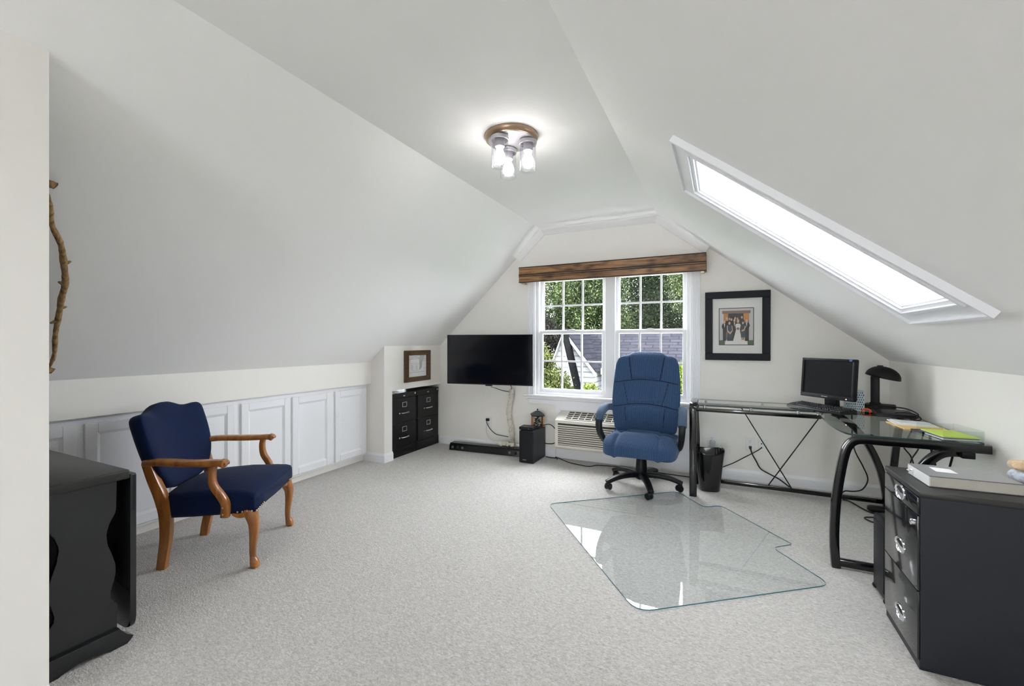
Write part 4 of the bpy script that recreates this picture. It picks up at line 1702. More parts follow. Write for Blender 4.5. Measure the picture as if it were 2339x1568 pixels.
def seatfn(v):
    x, y, z = v
    top = max(0.0, min(1.0, (z - .40) / .05))
    fr_ = max(0.0, (-y - .10) / .22)
    z -= .036 * fr_ ** 2
    z += top * .020 * math.exp(-((y + .13) / .10) ** 2)
    z -= top * .022 * math.exp(-((y - .015) / .035) ** 2) * (1 if abs(x) < .2 else .6)
    groove = math.exp(-((abs(x - .03 * 0) - (.150 + .05 * max(0, -y))) / .016) ** 2)
    z -= .014 * groove * (top if y > -.22 else 1)
    if y < -.16:
        y += .012 * groove
    z -= .030 * (abs(x) / .28) ** 3 * (1 if y < .1 else .3)
    return Vector((x, y, z))


bm = NB()
superbox(bm, (0.012, -.045, .392), (.290, .278, .064), .42, 110, 56, seatfn)
finish('seat', bm, M['bluefab'], oc, True)
bm = NB()
superbox(bm, (0.012, -.03, .338), (.24, .22, .016), .3, 40, 12)
finish('seat_pan', bm, M['blackplastic'], oc, 40)
for s in (-1, 1):
    x = .012 + s * .312
    path = smooth_pts([(x - s * .055, .185, .615), (x - s * .03, .12, .640), (x, .03, .650), (x + s * .006, -.08, .640), (x + s * .010, -.165, .600), (x + s * .010, -.200, .535), (x + s * .004, -.175, .46), (x - s * .015, -.10, .385), (x - s * .04, -.02, .345)], 5)
    n = len(path)
    bm = NB()
    sweep(bm, path, rrect(.026, .015, .010, 3), (1, 0, 0), [(.75, .95 + .5 * math.sin(math.pi * i / (n - 1))) for i in range(n)] if False else [(1.0 if i < n * .75 else 1.0 - .35 * (i / (n - 1) - .75) / .25, 1.0 + .65 * math.sin(math.pi * i / (n - 1))) for i in range(n)])
    ar = finish('armrest', bm, M['blackplastic'], oc, True)
    k = int(n * .60)
    bm = NB()
    sweep(bm, path[:k], rrect(.031, .0185, .013, 3), (1, 0, 0), [(1.0, (1.0 + .65 * math.sin(math.pi * i / (n - 1))) * 1.04) for i in range(k)])
    finish('arm_pad', bm, M['greyblue'], ar, True)
bm = NB()
lathe(bm, [(.044, .118), (.046, .15), (.040, .255), (.036, .26), (.030, .262), (.030, .35)], (0, 0, 0), 28)
box(bm, -.10, .10, -.09, .13, .335, .355, bev=.006)
tube(bm, [(0, 0.05, .345), (0, .20, .35), (0, .235, .40), (0, .225, .52)], .022, 8)
finish('gas_column', bm, M['blackplastic'], oc, 40)
bm = NB()
tube(bm, [(-.04, -.03, .345), (-.22, -.05, .343)], .006, 8)
superbox(bm, (-.245, -.052, .335), (.026, .014, .020), .6, 14, 8)
finish('lever', bm, M['blackplastic'], oc, True)
bm = NB()
lathe(bm, [(.040, .070), (.052, .080), (.054, .115), (.046, .128)], (0, 0, 0), 28)
finish('hub', bm, M['blackplastic'], oc, 40)
for a in (-140, -68, 4, 76, 148):
    a = R(a)
    d = Vector((math.cos(a), math.sin(a), 0))
    bm = NB()
    pts = smooth_pts([d * .03 + Vector((0, 0, .106)), d * .12 + Vector((0, 0, .110)), d * .22 + Vector((0, 0, .098)), d * .29 + Vector((0, 0, .076)), d * .318 + Vector((0, 0, .064))], 4)
    n = len(pts)
    sweep(bm, pts, rrect(.026, .018, .010, 3), (0, 0, 1), [1.15 - .35 * i / (n - 1) for i in range(n)])
    leg = finish('base_leg', bm, M['blackplastic'], oc, True)
    c = d * .312
    hd = R(35) + a
    t = Vector((math.cos(hd), math.sin(hd), 0))
    sd = Vector((-t.y, t.x, 0))
    ax = Matrix((sd, t, Vector((0, 0, 1)))).transposed()
    ax = ax @ Matrix.Rotation(R(90), 3, 'Y')
    bm = NB()
    for off in (-.024, .005):
        p = c - t * .018 + sd * off + Vector((0, 0, .0262))
        lathe(bm, [(.010, 0), (.024, .001), (.026, .004), (.026, .015), (.024, .018), (.010, .019)], p, 22, ax=Matrix(((sd.x, t.x, 0), (sd.y, t.y, 0), (0, 0, 1))) @ Matrix.Rotation(R(90), 3, 'Y'))
    lathe(bm, [(.009, .05), (.009, .075), (.004, .08)], c, 12)
    superbox(bm, c - t * .012 + Vector((0, 0, .046)), (.022, .022, .010), .7, 14, 8)
    finish('caster', bm, M['blackplastic'], leg, 40)

# ---------------------------------------------------------------- L-shaped glass desk
dk = thing('desk', 'L-shaped desk with green-tinted glass tops on black tube frames', 'desk', (0.45, 3.6, 0))
sq = rrect(.023, .027, .006, 2)
bm = NB()
xe_ = -.203
pth = [(xe_, 3.728, 0.0), (xe_, 3.728, .30), (xe_, 3.728, .68)] + [(xe_, 3.753 - .025 * math.cos(a), .690 + .027 * math.sin(a)) for a in (R(15), R(45), R(75))] + [(xe_, 3.80, .718), (xe_, 4.00, .718)] \
    + [(xe_, 4.03 + .035 * math.sin(a), .683 + .035 * math.cos(a)) for a in (R(20), R(50), R(80))] + [(xe_, 4.062, .60), (xe_ + .01, 4.05, .40), (xe_ + .01, 4.045, .2), (xe_, 4.065, .03), (xe_, 4.068, 0.0)]
sweep(bm, pth, sq, (1, 0, 0))
wpart('end_frame', bm, M['blackgloss'], dk, 35)
bm = NB()
box(bm, xe_ + .015, .640, 3.722, 3.752, .674, .702, bev=.004)
wpart('front_rail', bm, M['blackgloss'], dk, 35)
bm = NB()
box(bm, xe_ + .015, 1.10, 4.045, 4.070, .674, .702, bev=.004)
wpart('back_rail', bm, M['blackgloss'], dk, 35)
bm = NB()
box(bm, xe_ + .015, 1.08, 4.050, 4.080, .030, .062, bev=.004)
wpart('stretcher', bm, M['blackgloss'], dk, 35)
for a, b_ in (((.146, 4.066, .680), (.502, 4.066, .058)), ((.712, 4.074, .680), (.342, 4.074, .058))):
    bm = NB()
    tube(bm, [a, b_], .0042, 8, (0, 1, 0))
    wpart('cross_brace', bm, M['blackmetal'], dk, True)
for x, y in ((-.12, 3.737), (.20, 3.737), (.50, 3.737), (.62, 3.737), (-.12, 4.057), (.3, 4.057), (.7, 4.057), (1.05, 4.057), (.70, 2.888), (1.08, 2.888)):
    bm = NB()
    lathe(bm, [(.011, .700), (.011, .7225), (.004, .7226)], (x, y, 0), 16)
    wpart('glass_standoff', bm, M['chrome'], dk, 40)
# glass tops
bm = NB()
p2 = round_poly([(-.172, 3.720), (.595, 3.720), (.595, 4.080), (-.172, 4.080)], .012, 4)
prism(bm, [(p.x, p.y, .7228) for p in p2], (0, 0, .009), 0, 1)
wpart('glass_top', bm, [M['deskglass'], M['deskedge']], dk)
bm = NB()
lf = smooth_pts([(.600, 3.722, 0), (.598, 3.55, 0), (.588, 3.35, 0), (.584, 3.15, 0), (.592, 3.00, 0), (.612, 2.90, 0), (.650, 2.868, 0)], 4)
p3_ = [(p.x, p.y) for p in lf] + [(1.120, 2.868), (1.150, 2.895), (1.150, 4.06), (1.13, 4.080), (.600, 4.080)]
prism(bm, [(a, b_, .7228) for a, b_ in p3_], (0, 0, .009), 0, 1)
wpart('glass_top', bm, [M['deskglass'], M['deskedge']], dk)
# near end: bowed leg and rail in one tube, foot bar, bowed right leg
bm = NB()
yq = 2.888
pth = smooth_pts([(.560, yq, 0.0), (.553, yq, .10), (.553, yq, .22), (.562, yq, .38), (.580, yq, .52), (.596, yq, .61), (.612, yq, .662), (.640, yq, .694), (.685, yq, .703), (.80, yq, .703), (1.0, yq, .703), (1.168, yq, .703)], 4)
sweep(bm, pth, rrect(.021, .019, .006, 2), (0, 1, 0))
wpart('end_frame', bm, M['blackgloss'], dk, 35)
bm = NB()
box(bm, .570, .83, yq - .016, yq + .016, .012, .050, bev=.004)
wpart('foot_bar', bm, M['blackgloss'], dk, 35)
bm = NB()
box(bm, 1.060, 1.110, yq - .02, yq + .06, .652, .684, bev=.004)
wpart('bracket', bm, M['blackmetal'], dk, 35)
bm = NB()
pth = smooth_pts([(1.075, yq + .03, .672), (1.03, yq + .03, .670), (.985, yq + .03, .650), (.935, yq + .03, .59), (.885, yq + .03, .48), (.845, yq + .03, .33), (.825, yq + .03, .18), (.818, yq + .03, 0.0)], 4)
sweep(bm, pth, rrect(.021, .019, .006, 2), (0, 1, 0))
wpart('leg', bm, M['blackgloss'], dk, 35)
bm = NB()
pth = smooth_pts([(1.085, 4.02, 0.0), (1.075, 4.02, .12), (1.045, 4.02, .28), (.985, 4.02, .44), (.905, 4.02, .57), (.80, 4.02, .665), (.755, 4.02, .685)], 4)
sweep(bm, pth, rrect(.023, .021, .006, 2), (0, 1, 0))
wpart('leg', bm, M['blackgloss'], dk, 35)
bm = NB()
pth = smooth_pts([(1.105, 4.03, 0.0), (1.105, 4.015, .12), (1.105, 3.97, .32), (1.105, 3.90, .55), (1.105, 3.84, .700)], 4)
sweep(bm, pth, rrect(.020, .020, .006, 2), (1, 0, 0))
wpart('leg', bm, M['blackgloss'], dk, 35)
bm = NB()
box(bm, 1.092, 1.120, 2.90, 4.06, .678, .702, bev=.004)
wpart('side_rail', bm, M['blackgloss'], dk, 35)
bm = NB()
box(bm, .70, .735, 2.93, 2.965, .676, .7225)
wpart('bracket', bm, M['blackmetal'], dk, 35)
bm = NB()
tube(bm, [(1.055, yq + .04, .69), (.99, yq + .20, .05)], .005, 8, (0, 1, 0))
wpart('cross_brace', bm, M['blackmetal'], dk, True)

DZ = .7320
# ---------------------------------------------------------------- on the desk
mo = thing('computer_monitor', 'black flat computer monitor standing on the glass desk', 'monitor', (.735, 3.905, DZ), -.86)
tl = Matrix.Translation((0, -.045, .222)) @ Matrix.Rotation(-.074, 4, 'X')


def mpart(name, b, m, sm=None, par=None):
    bmesh.ops.transform(b, matrix=tl, verts=b.verts[:])
    return finish(name, b, m, par or mo, sm)


mw, mh = .202, .147
bm = NB()
for a, b_, c, d in ((-mw, mw, mh - .018, mh), (-mw, mw, -mh, -mh + .030), (-mw, -mw + .018, -mh + .03, mh - .018), (mw - .018, mw, -mh + .03, mh - .018)):
    box(bm, a, b_, -.012, .02, c, d, bev=.003, seg=2)
bz = mpart('bezel', bm, M['greybezel'], 35)
bm = NB()
box(bm, -mw + .002, mw - .002, .012, .028, -mh + .002, mh - .002, bev=.006)
mpart('housing', bm, M['blackplastic'], 35)
bm = NB()
box(bm, -mw + .017, mw - .017, -.006, .014, -mh + .029, mh - .017)
mpart('screen', bm, M['screenmatte'])
bm = NB()
box(bm, mw - .040, mw - .022, -.0132, -.0118, mh - .015, mh - .004)
M['sticker'] = pbr('blue_sticker', (0.06, 0.24, 0.55), 0.5)
mpart('sticker', bm, M['sticker'], None, None)
bm = NB()
box(bm, -.030, -.022, -.0132, -.0118, -mh + .012, -mh + .018)
box(bm, -.021, .016, -.0130, -.0118, -mh + .0125, -mh + .0165)
mpart('badge', bm, M['brushed'])
bm = NB()
box(bm, mw - .052, mw - .046, -.0132, -.0118, -mh + .010, -mh + .015)
M['amber'] = pbr('amber_light', (0.9, 0.45, 0.15), 0.4, emis=((1, .5, .2), 1.2))
mpart('power_light', bm, M['amber'])
bm = NB()
hexa(bm, [(-.045, -.02, .01), (.045, -.02, .01), (.045, .02, .01), (-.045, .02, .01), (-.045, -.022, .13), (.045, -.022, .13), (.045, .012, .13), (-.045, .012, .13)], bev=.004)
finish('neck', bm, M['blackplastic'], mo, 35)
bm = NB()
lathe(bm, [(.073, 0), (.076, .006), (.070, .013), (.04, .017), (.004, .018)], (0, .01, 0), 32)
for v in bm.verts:
    v.co.y = .01 + (v.co.y - .01) * .72
finish('stand_base', bm, M['blackplastic'], mo, 40)

ka, kb_ = Vector((.452, 3.955, 0)), Vector((.716, 3.572, 0))
kang = math.atan2(kb_.y - ka.y, kb_.x - ka.x)
KL = (kb_ - ka).length
kb = thing('keyboard', 'black computer keyboard on the glass desk in front of the monitor', 'keyboard', (ka.x, ka.y, DZ), kang)
kt = Matrix.Rotation(R(6), 4, 'X')
bm = NB()
hexa(bm, [(0, 0, .0), (KL, 0, .0), (KL, .135, 0.0), (0, .135, 0.0), (.004, .003, .014), (KL - .004, .003, .014), (KL - .004, .132, .030), (.004, .132, .030)], bev=.003)
finish('case', bm, M['blackplastic'], kb, 35)
bm = NB()
rows = [(.014, 12), (.032, 14), (.050, 14), (.068, 15), (.086, 15), (.110, 16)]
for y, nk in rows:
    x = .014
    blocks = [(.014, .300, nk), (.308, .360, 3), (.368, KL - .012, 4)]
    for x0, x1, n in blocks:
        st = (x1 - x0) / n
        for i in range(n):
            if y == .014 and x0 < .1 and 3 <= i <= 7:
                if i != 3:
                    continue
                a, b_ = x0 + 3 * st, x0 + 8 * st
            else:
                a, b_ = x0 + i * st, x0 + (i + 1) * st
            zt = .014 + .016 * (y / .132)
            hexa(bm, [(a + .001, y, zt - .002), (b_ - .001, y, zt - .002), (b_ - .001, y + .015, zt), (a + .001, y + .015, zt),
                      (a + .003, y + .002, zt + .006), (b_ - .003, y + .002, zt + .006), (b_ - .003, y + .013, zt + .0075), (a + .003, y + .013, zt + .0075)])
finish('keys', bm, M['blackplastic'], kb)

# patterned tissue box behind the monitor
tb = thing('tissue_box', 'pale blue patterned cardboard box standing behind the monitor', 'box', (.870, 3.945, DZ), R(-4))
bm = NB()
box(bm, -.052, .004, -.055, .055, 0, .055, bev=.002, seg=1)
finish('low_box', bm, pbr('pale_blue_card', (.52, .60, .64), .7), tb)
bm = NB()
box(bm, .0045, .055, -.055, .055, 0, .135, bev=.002, seg=1)
finish('tall_box', bm, pbr('pale_blue_card_top', (.55, .63, .67), .7), tb)
bm = NB()
random.seed(21)


def teardrop(x, z, y):
    s = random.uniform(.8, 1.1)
    q = [(0, .0085), (.0032, .001), (.0034, -.004), (0, -.0075), (-.0034, -.004), (-.0032, .001)]
    bm.faces.new([bm.verts.new((x + a * s, y, z + b * s)) for a, b in q])


for i in range(14):
    for j in range(8):
        x = -.105 + .0118 * i + (.005 if j % 2 else 0)
        z = .010 + .0165 * j
        if x > .050 or x < -.048 or (z > .047 and x < .008):
            continue
        teardrop(x, z, -.0556)
for i in range(9):
    for j in range(8):
        y = -.046 + .0115 * i + (.005 if j % 2 else 0)
        z = .010 + .0165 * j
        q = [(0, .0085), (.0032, .001), (.0034, -.004), (0, -.0075), (-.0034, -.004), (-.0032, .001)]
        bm.faces.new([bm.verts.new((.0556, y + a, z + b)) for a, b in q])
finish('printed_pattern', bm, pbr('slate_print', (.04, .06, .085), .7), tb)

dl = thing('desk_lamp', 'black desk lamp with half-dome shade in the desk corner', 'desk lamp', (1.028, 3.978, DZ), R(-22))
bm = NB()
box(bm, -.085, .085, -.068, .068, 0.004, .040, bev=.008)
finish('base', bm, M['lamp'], dl, 35)
bm = NB()
box(bm, -.048, .0, -.022, .022, .038, .245, bev=.006)
box(bm, -.054, .006, -.028, .028, .038, .052, bev=.004)
finish('post', bm, M['lamp'], dl, 35)
bm = NB()
rings = []
for i in range(12):
    a = R(90 * i / 11)
    rings.append((.004 + .098 * math.sin(a), .078 * math.cos(a)))
outer = rings
prof = [(r_, h_) for r_, h_ in outer] + [(r_ * .97, h_ * .96 - .002) for r_, h_ in outer[::-1]]
lathe(bm, prof, (0, 0, 0), 36, cap=False)
for v in bm.verts:
    v.co.y *= .78
bmesh.ops.transform(bm, matrix=Matrix.Translation((.018, 0, .236)) @ Matrix.Rotation(R(13), 4, 'Y'), verts=bm.verts[:])
finish('lamp_shade', bm, M['lamp'], dl, 60)
bm = NB()
box(bm, -.012, .020, -.016, .016, .306, .322, bev=.003)
finish('switch', bm, M['blackplastic'], dl, 35)

lt = thing('laptop', 'flat closed black laptop lying under cables in the desk corner', 'laptop', (1.035, 3.715, DZ), R(-8))
bm = NB()
box(bm, -.10, .095, -.13, .125, .002, .016, bev=.003)
finish('base', bm, M['blackplastic'], lt, 35)
bm = NB()
box(bm, -.10, .095, -.13, .125, .0165, .025, bev=.003)
finish('lid', bm, M['blackmetal'], lt, 35)
for nm, pts, lab in (
        ('cable', [(.985, 3.86, .772), (1.05, 3.80, .778), (1.10, 3.72, .780), (1.118, 3.595, .768), (1.105, 3.553, .745), (1.07, 3.535, .738)], 'thin black cable looping over the laptop on the desk'),
        ('cable', [(1.01, 3.60, .766), (1.05, 3.57, .774), (1.09, 3.55, .768), (1.115, 3.53, .748), (1.10, 3.51, .738), (1.06, 3.52, .740)], 'black cable coil at the near edge of the laptop')):
    bm = NB()
    tube(bm, smooth_pts(pts, 7), .0042, 7)
    centred(nm, bm, M['cord'], lab, 'cable', pts[-1], True, 'desk cables')
bm = NB()
tube(bm, smooth_pts([(.885, 3.815, DZ + .006), (.905, 3.81, DZ + .022), (.922, 3.795, DZ + .022), (.928, 3.775, DZ + .012), (.920, 3.765, DZ + .006)], 6), .006, 8)
centred('plastic_loop', bm, M['orange'], 'small curved orange plastic loop on the desk beside the patterned box', 'plastic loop', (.905, 3.79, DZ), True)


def sheet(name, quad, z0, z1, m, label, cat, group=None):
    bm = NB()
    prism(bm, [(a, b_, z0) for a, b_ in quad], (0, 0, z1 - z0))
    return centred(name, bm, m, label, cat, (sum(q[0] for q in quad) / 4, sum(q[1] for q in quad) / 4, z0), None, group)


sheet('manila_folder', [(.905, 3.385), (.925, 3.150), (1.125, 3.140), (1.125, 3.370)], DZ, DZ + .006, M['manila'], 'manila folder under white papers on the glass desk', 'folder')
sheet('paper_stack', [(.925, 3.440), (.920, 3.270), (1.100, 3.230), (1.110, 3.400)], DZ + .006, DZ + .012, M['paper'], 'loose white papers lying on top of the manila folder', 'papers')
bm = NB()
prism(bm, [(a, b_, DZ + .012) for a, b_ in ((.935, 3.430), (.945, 3.29), (1.075, 3.25), (1.09, 3.38))], (0, 0, .004))
centred('paper_stack', bm, M['whiteplastic'], 'topmost white sheet on the papers by the laptop', 'papers', (1.01, 3.34, DZ + .012))

tr = thing('letter_tray', 'clear acrylic letter tray at the near end of the desk', 'tray', (1.062, 3.00, DZ), R(8))
bm = NB()
t_ = .003
box(bm, -.085, .075, -.115, .115, .0, t_)
finish('tray_floor', bm, M['acrylic'], tr)
for nm, a, b_, c, d, hh in (('tray_side', -.085, .075, -.115, -.112, .052), ('tray_side', -.085, .075, .112, .115, .052), ('tray_back', .072, .075, -.112, .112, .056)):
    bm = NB()
    box(bm, a, b_, c, d, t_, hh)
    finish(nm, bm, M['acrylic'], tr)


def intray(name, quad, z0, z1, m, label, cat):
    rm = Matrix.Translation((1.062, 3.0, 0)) @ Matrix.Rotation(R(8), 4, 'Z')
    bm = NB()
    prism(bm, [rm @ Vector((a, b_, z0)) for a, b_ in quad], (0, 0, z1 - z0))
    c = rm @ Vector((0, 0, z0))
    return centred(name, bm, m, label, cat, c)


intray('white_papers', [(-.080, -.105), (.068, -.105), (.068, .105), (-.080, .105)], DZ + .0035, DZ + .010, M['paper'], 'white paper stack at the bottom of the acrylic tray', 'papers')
M['purple'] = pbr('purple_card', (0.10, 0.08, 0.24), 0.7)
intray('purple_folder', [(-.084, -.108), (.060, -.108), (.060, .100), (-.084, .100)], DZ + .0105, DZ + .0135, M['purple'], 'thin purple folder in the acrylic tray under the lime paper', 'folder')
intray('lime_paper', [(-.078, -.100), (.064, -.106), (.066, .095), (-.074, .100)], DZ + .014, DZ + .020, M['lime'], 'lime green papers on top of the stack in the acrylic tray', 'papers')
bm = NB()
prism(bm, [(a, b_, DZ + .001) for a, b_ in ((.945, 3.130), (.965, 3.040), (.985, 3.040), (1.03, 3.13))], (0, 0, .010))
centred('dark_notebook', bm, M['screenmatte'], 'small dark notebook on the desk beside the acrylic tray', 'notebook', (.985, 3.085, DZ))

# ---------------------------------------------------------------- wastebasket
wbk = thing('wastebasket', 'glossy black plastic wastebasket on the carpet under the desk', 'wastebasket', (-.092, 3.935, 0), R(12))
bm = NB()


def wring(z, rx, ry, tilt=0.0, n=44):
    out = []
    for i in range(n):
        a = 2 * math.pi * i / n
        c, s = math.cos(a), math.sin(a)
        e = .72
        x = rx * math.copysign(abs(c) ** e, c)
        y = ry * math.copysign(abs(s) ** e, s)
        out.append((x, y, z + tilt * (abs(c) ** 2 * .022 - .008 * (1 if s < 0 else -1) * abs(s))))
    return out


loft(bm, [wring(.0, .070, .058), wring(.006, .078, .064), wring(.10, .088, .073), wring(.20, .099, .083), wring(.30, .112, .094, .6), wring(.318, .115, .097, 1),
          wring(.322, .114, .096, 1), wring(.318, .110, .092, 1), wring(.20, .096, .080), wring(.02, .075, .061)])
finish('bin_body', bm, M['blackgloss'], wbk, 60)

# ---------------------------------------------------------------- cords
def cord(name, pts, r_, m, label, cat='cable', group='black cords along the gable wall'):
    bm = NB()
    tube(bm, smooth_pts(pts, 7), r_, 7)
    return centred(name, bm, m, label, cat, pts[len(pts) // 2], True, group)


cord('power_cable', [(-2.18, 4.005, .752), (-2.16, 4.06, .735), (-2.13, 4.16, .70), (-2.105, 4.275, .675)], .0042, M['cord'], 'black cable running from the television bottom into the fabric sleeve, the left one')
cord('power_cable', [(-1.985, 4.075, .764), (-2.01, 4.15, .74), (-2.06, 4.25, .715), (-2.088, 4.30, .700)], .0042, M['cord'], 'black cable dropping from the television into the sleeve top, the right one')
cord('power_cable', [(-2.405, 4.318, .338), (-2.402, 4.312, .30), (-2.36, 4.315, .235), (-2.29, 4.315, .185), (-2.21, 4.312, .175), (-2.125, 4.300, .172)], .0042, M['cord'], 'black power cord sagging from the outlet below the television to the sleeve')
cord('power_cable', [(-2.412, 4.325, .290), (-2.415, 4.320, .20), (-2.37, 4.30, .14), (-2.29, 4.27, .105), (-2.20, 4.25, .094)], .0032, M['whitecord'], 'white power cord running from the outlet down to the sound bar', group=None)
bm = NB()
box(bm, -2.418, -2.380, GY - .034, GY - .010, .322, .352, bev=.004)
centred('power_plug', bm, M['cord'], 'black plug in the outlet below the television', 'plug', (-2.40, GY - .01, .322), None, 'black power plugs')
cord('floor_cable', [(-1.68, 4.30, .005), (-1.62, 4.28, .005), (-1.56, 4.285, .006), (-1.53, 4.25, .006), (-1.57, 4.30, .012), (-1.50, 4.27, .006), (-1.385, 4.19, .005), (-1.25, 4.15, .005), (-1.165, 4.145, .005), (-1.11, 4.21, .005), (-1.03, 4.235, .005), (-.88, 4.26, .005), (-.73, 4.255, .005), (-.50, 4.225, .005), (-.30, 4.215, .005), (-.13, 4.22, .005)], .0045, M['cord'], 'black cord snaking on the carpet from the subwoofer under the office chair')
cord('speaker_cable', [(-1.716, 4.10, .342), (-1.68, 4.15, .356), (-1.63, 4.24, .362), (-1.585, 4.25, .345), (-1.555, 4.26, .300), (-1.550, 4.275, .22), (-1.565, 4.28, .175), (-1.60, 4.30, .150), (-1.66, 4.315, .140), (-1.692, 4.318, .140)], .0045, M['cord'], 'black cord looping from the cable box around beside the subwoofer')
cord('desk_cable', [(.227, GY - .038, .290), (.240, GY - .058, .25), (.270, GY - .045, .19), (.305, GY - .035, .125), (.370, GY - .04, .090), (.44, GY - .07, .062), (.50, GY - .13, .030), (.56, GY - .16, .006)], .0055, M['cord'], 'thick black power cord hanging from the outlet under the desk')
cord('desk_cable', [(.314, GY - .016, .305), (.290, GY - .026, .285), (.245, GY - .028, .252), (.17, GY - .045, .205), (.09, GY - .045, .150), (.00, GY - .045, .100), (-.06, GY - .05, .06), (-.10, GY - .06, .006)], .0042, M['cord'], 'black cable running from the cable jack plate down behind the wastebasket')
cord('desk_cable', [(.895, 4.11, .705), (.900, 4.125, .60), (.910, 4.16, .49), (.935, 4.20, .375), (.985, 4.20, .26), (1.015, 4.20, .165), (.985, 4.20, .085), (.93, 4.20, .058), (.87, 4.19, .055), (.84, 4.15, .04)], .0048, M['cord'], 'black cable curving down from the desk corner beside the curved leg')
cord('floor_cable', [(.84, 4.12, .006), (.875, 4.10, .008), (.90, 4.03, .008), (.935, 3.93, .008), (.975, 3.88, .008), (1.01, 3.93, .008), (1.03, 3.90, .008)], .0050, M['cord'], 'black cord loop on the carpet under the desk corner')
cord('floor_cable', [(1.02, 3.83, .006), (.955, 3.80, .006), (.895, 3.77, .006), (.90, 3.72, .006), (.95, 3.66, .006), (1.00, 3.58, .006)], .0045, M['cord'], 'black cord bent sharply on the carpet behind the computer tower')
cord('desk_cable', [(1.04, 3.40, .715), (1.02, 3.42, .64), (1.00, 3.42, .585), (1.03, 3.405, .53), (1.04, 3.39, .46), (1.035, 3.37, .30)], .0040, M['cord'], 'thin black cable hanging under the desk above the binder, the left one')
cord('desk_cable', [(1.080, 3.37, .715), (1.070, 3.37, .65), (1.05, 3.37, .58), (1.02, 3.365, .52), (1.01, 3.35, .46), (1.01, 3.33, .30)], .0040, M['cord'], 'thin black cable hanging under the desk, crossing the left one')
cord('desk_cable', [(1.075, 3.28, .715), (1.08, 3.28, .62), (1.095, 3.27, .52), (1.10, 3.26, .40)], .0065, M['cord'], 'thick black cable hanging straight under the desk by the wall')
bm = NB()
superbox(bm, (1.005, 3.945, .022), (.055, .030, .020), .5, 18, 10)
centred('power_brick', bm, M['cord'], 'black power adapter brick on the carpet under the desk corner', 'power adapter', (1.005, 3.945, .002), 40)
for x, z, lab in ((.227, .297, 'black plug in the lower socket under the desk'),):
    bm = NB()
    hexa(bm, [(x - .012, GY - .010, z - .010), (x + .012, GY - .010, z - .010), (x + .012, GY - .010, z + .012), (x - .012, GY - .010, z + .012),
              (x - .008, GY - .036, z - .012), (x + .008, GY - .036, z - .012), (x + .008, GY - .036, z + .006), (x - .008, GY - .036, z + .006)], bev=.002)
    centred('power_plug', bm, M['cord'], lab, 'plug', (x, GY - .01, z), None, 'black power plugs')

# ---------------------------------------------------------------- computer tower
pc = thing('computer_tower', 'dark grey computer tower on the carpet behind the tall drawer cabinet', 'computer', (.70, 2.64, 0))
bm = NB()
box(bm, .705, 1.10, 2.570, 2.735, .020, .378, bev=.008)
wpart('case', bm, M['navymetal'], pc, 35)
bm = NB()
prism(bm, [(.700, y, z) for y, z in ((2.740, .016), (2.740, .350), (2.728, .374), (2.710, .383), (2.590, .383), (2.565, .372), (2.562, .016))], (-.016, 0, 0), bev=.004)
wpart('front_bezel', bm, M['blackplastic'], pc, 35)
bm = NB()
box(bm, .681, .688, 2.580, 2.722, .040, .350, bev=.003)
wpart('front_panel', bm, M['greybezel'], pc, 35)
for y in (2.735, 2.575):
    bm = NB()
    superbox(bm, (.712, y, .012), (.034, .018, .012), .7, 14, 8)
    wpart('foot', bm, M['blackplastic'], pc, True)

# ---------------------------------------------------------------- drawer cabinet in the right foreground
fc = thing('drawer_cabinet', 'dark blue-black three-drawer metal cabinet in the right foreground', 'filing cabinet', (.90, 2.30, 0))
cx0, cx1, cy0, cy1, ct = .664, 1.120, 2.116, 2.486, .667
bm = NB()
box(bm, cx0 + .004, cx1, cy0, cy1, .012, ct - .022, bev=.002)
wpart('body', bm, M['navymetal'], fc)
bm = NB()
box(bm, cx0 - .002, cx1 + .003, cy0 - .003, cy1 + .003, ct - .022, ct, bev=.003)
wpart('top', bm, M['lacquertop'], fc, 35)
bm = NB()
box(bm, cx0 + .002, cx1 - .01, cy0 + .004, cy1 - .004, 0.0, .030)
wpart('plinth', bm, M['navymetal'], fc)
for z0, z1, zh in ((.576, .642, .610), (.292, .572, .392), (.034, .288, .118)):
    bm = NB()
    box(bm, cx0 - .004, cx0 + .006, cy0 + .006, cy1 - .006, z0, z1, bev=.002)
    d = wpart('drawer', bm, M['drawerfront'], fc, 35)

    def sub2(name, b, m, sm=None):
        bmesh.ops.translate(b, verts=b.verts[:], vec=-Vector(fc.location))
        return finish(name, b, m, d, sm)
    axx = Matrix.Rotation(R(-90), 3, 'Y')
    bm = NB()
    lathe(bm, [(.052, 0.0), (.052, .003), (.049, .005), (.045, .003), (.044, 0.0)], (0, 0, 0), 44, cap=False, ax=axx)
    lathe(bm, [(.044, .0008), (.001, .0004)], (0, 0, 0), 44, cap=False, ax=axx)
    for v in bm.verts:
        v.co.z *= .56
        v.co += Vector((cx0 - .004, 2.292, zh))
    sub2('handle', bm, M['chrome'], 40)
    bm = NB()
    pts = [(cx0 - .0056, 2.292 + .040 * math.cos(R(a)), zh + .0225 * math.sin(R(a))) for a in range(20, 181, 12)]
    pts.append((cx0 - .0056, 2.292 - .002, zh - .002))
    bm.faces.new([bm.verts.new(p) for p in pts])
    sub2('grip_recess', bm, M['cavity'])
bm = NB()
lathe(bm, [(.011, 0), (.011, .012), (.008, .014), (.002, .0145)], (cx0 - .004, 2.146, .540), 20, ax=Matrix.Rotation(R(-90), 3, 'Y'))
wpart('lock', bm, M['chrome'], fc, 40)

bd = thing('ring_binder', 'thick grey binder with a white label lying on the dark drawer cabinet', 'binder', (.85, 2.29, ct))
bz0, bz1 = ct + .0005, ct + .044
A_, B_, C_, D_ = (.712, 2.385), (.718, 2.195), (.985, 2.205), (.972, 2.388)
bm = NB()


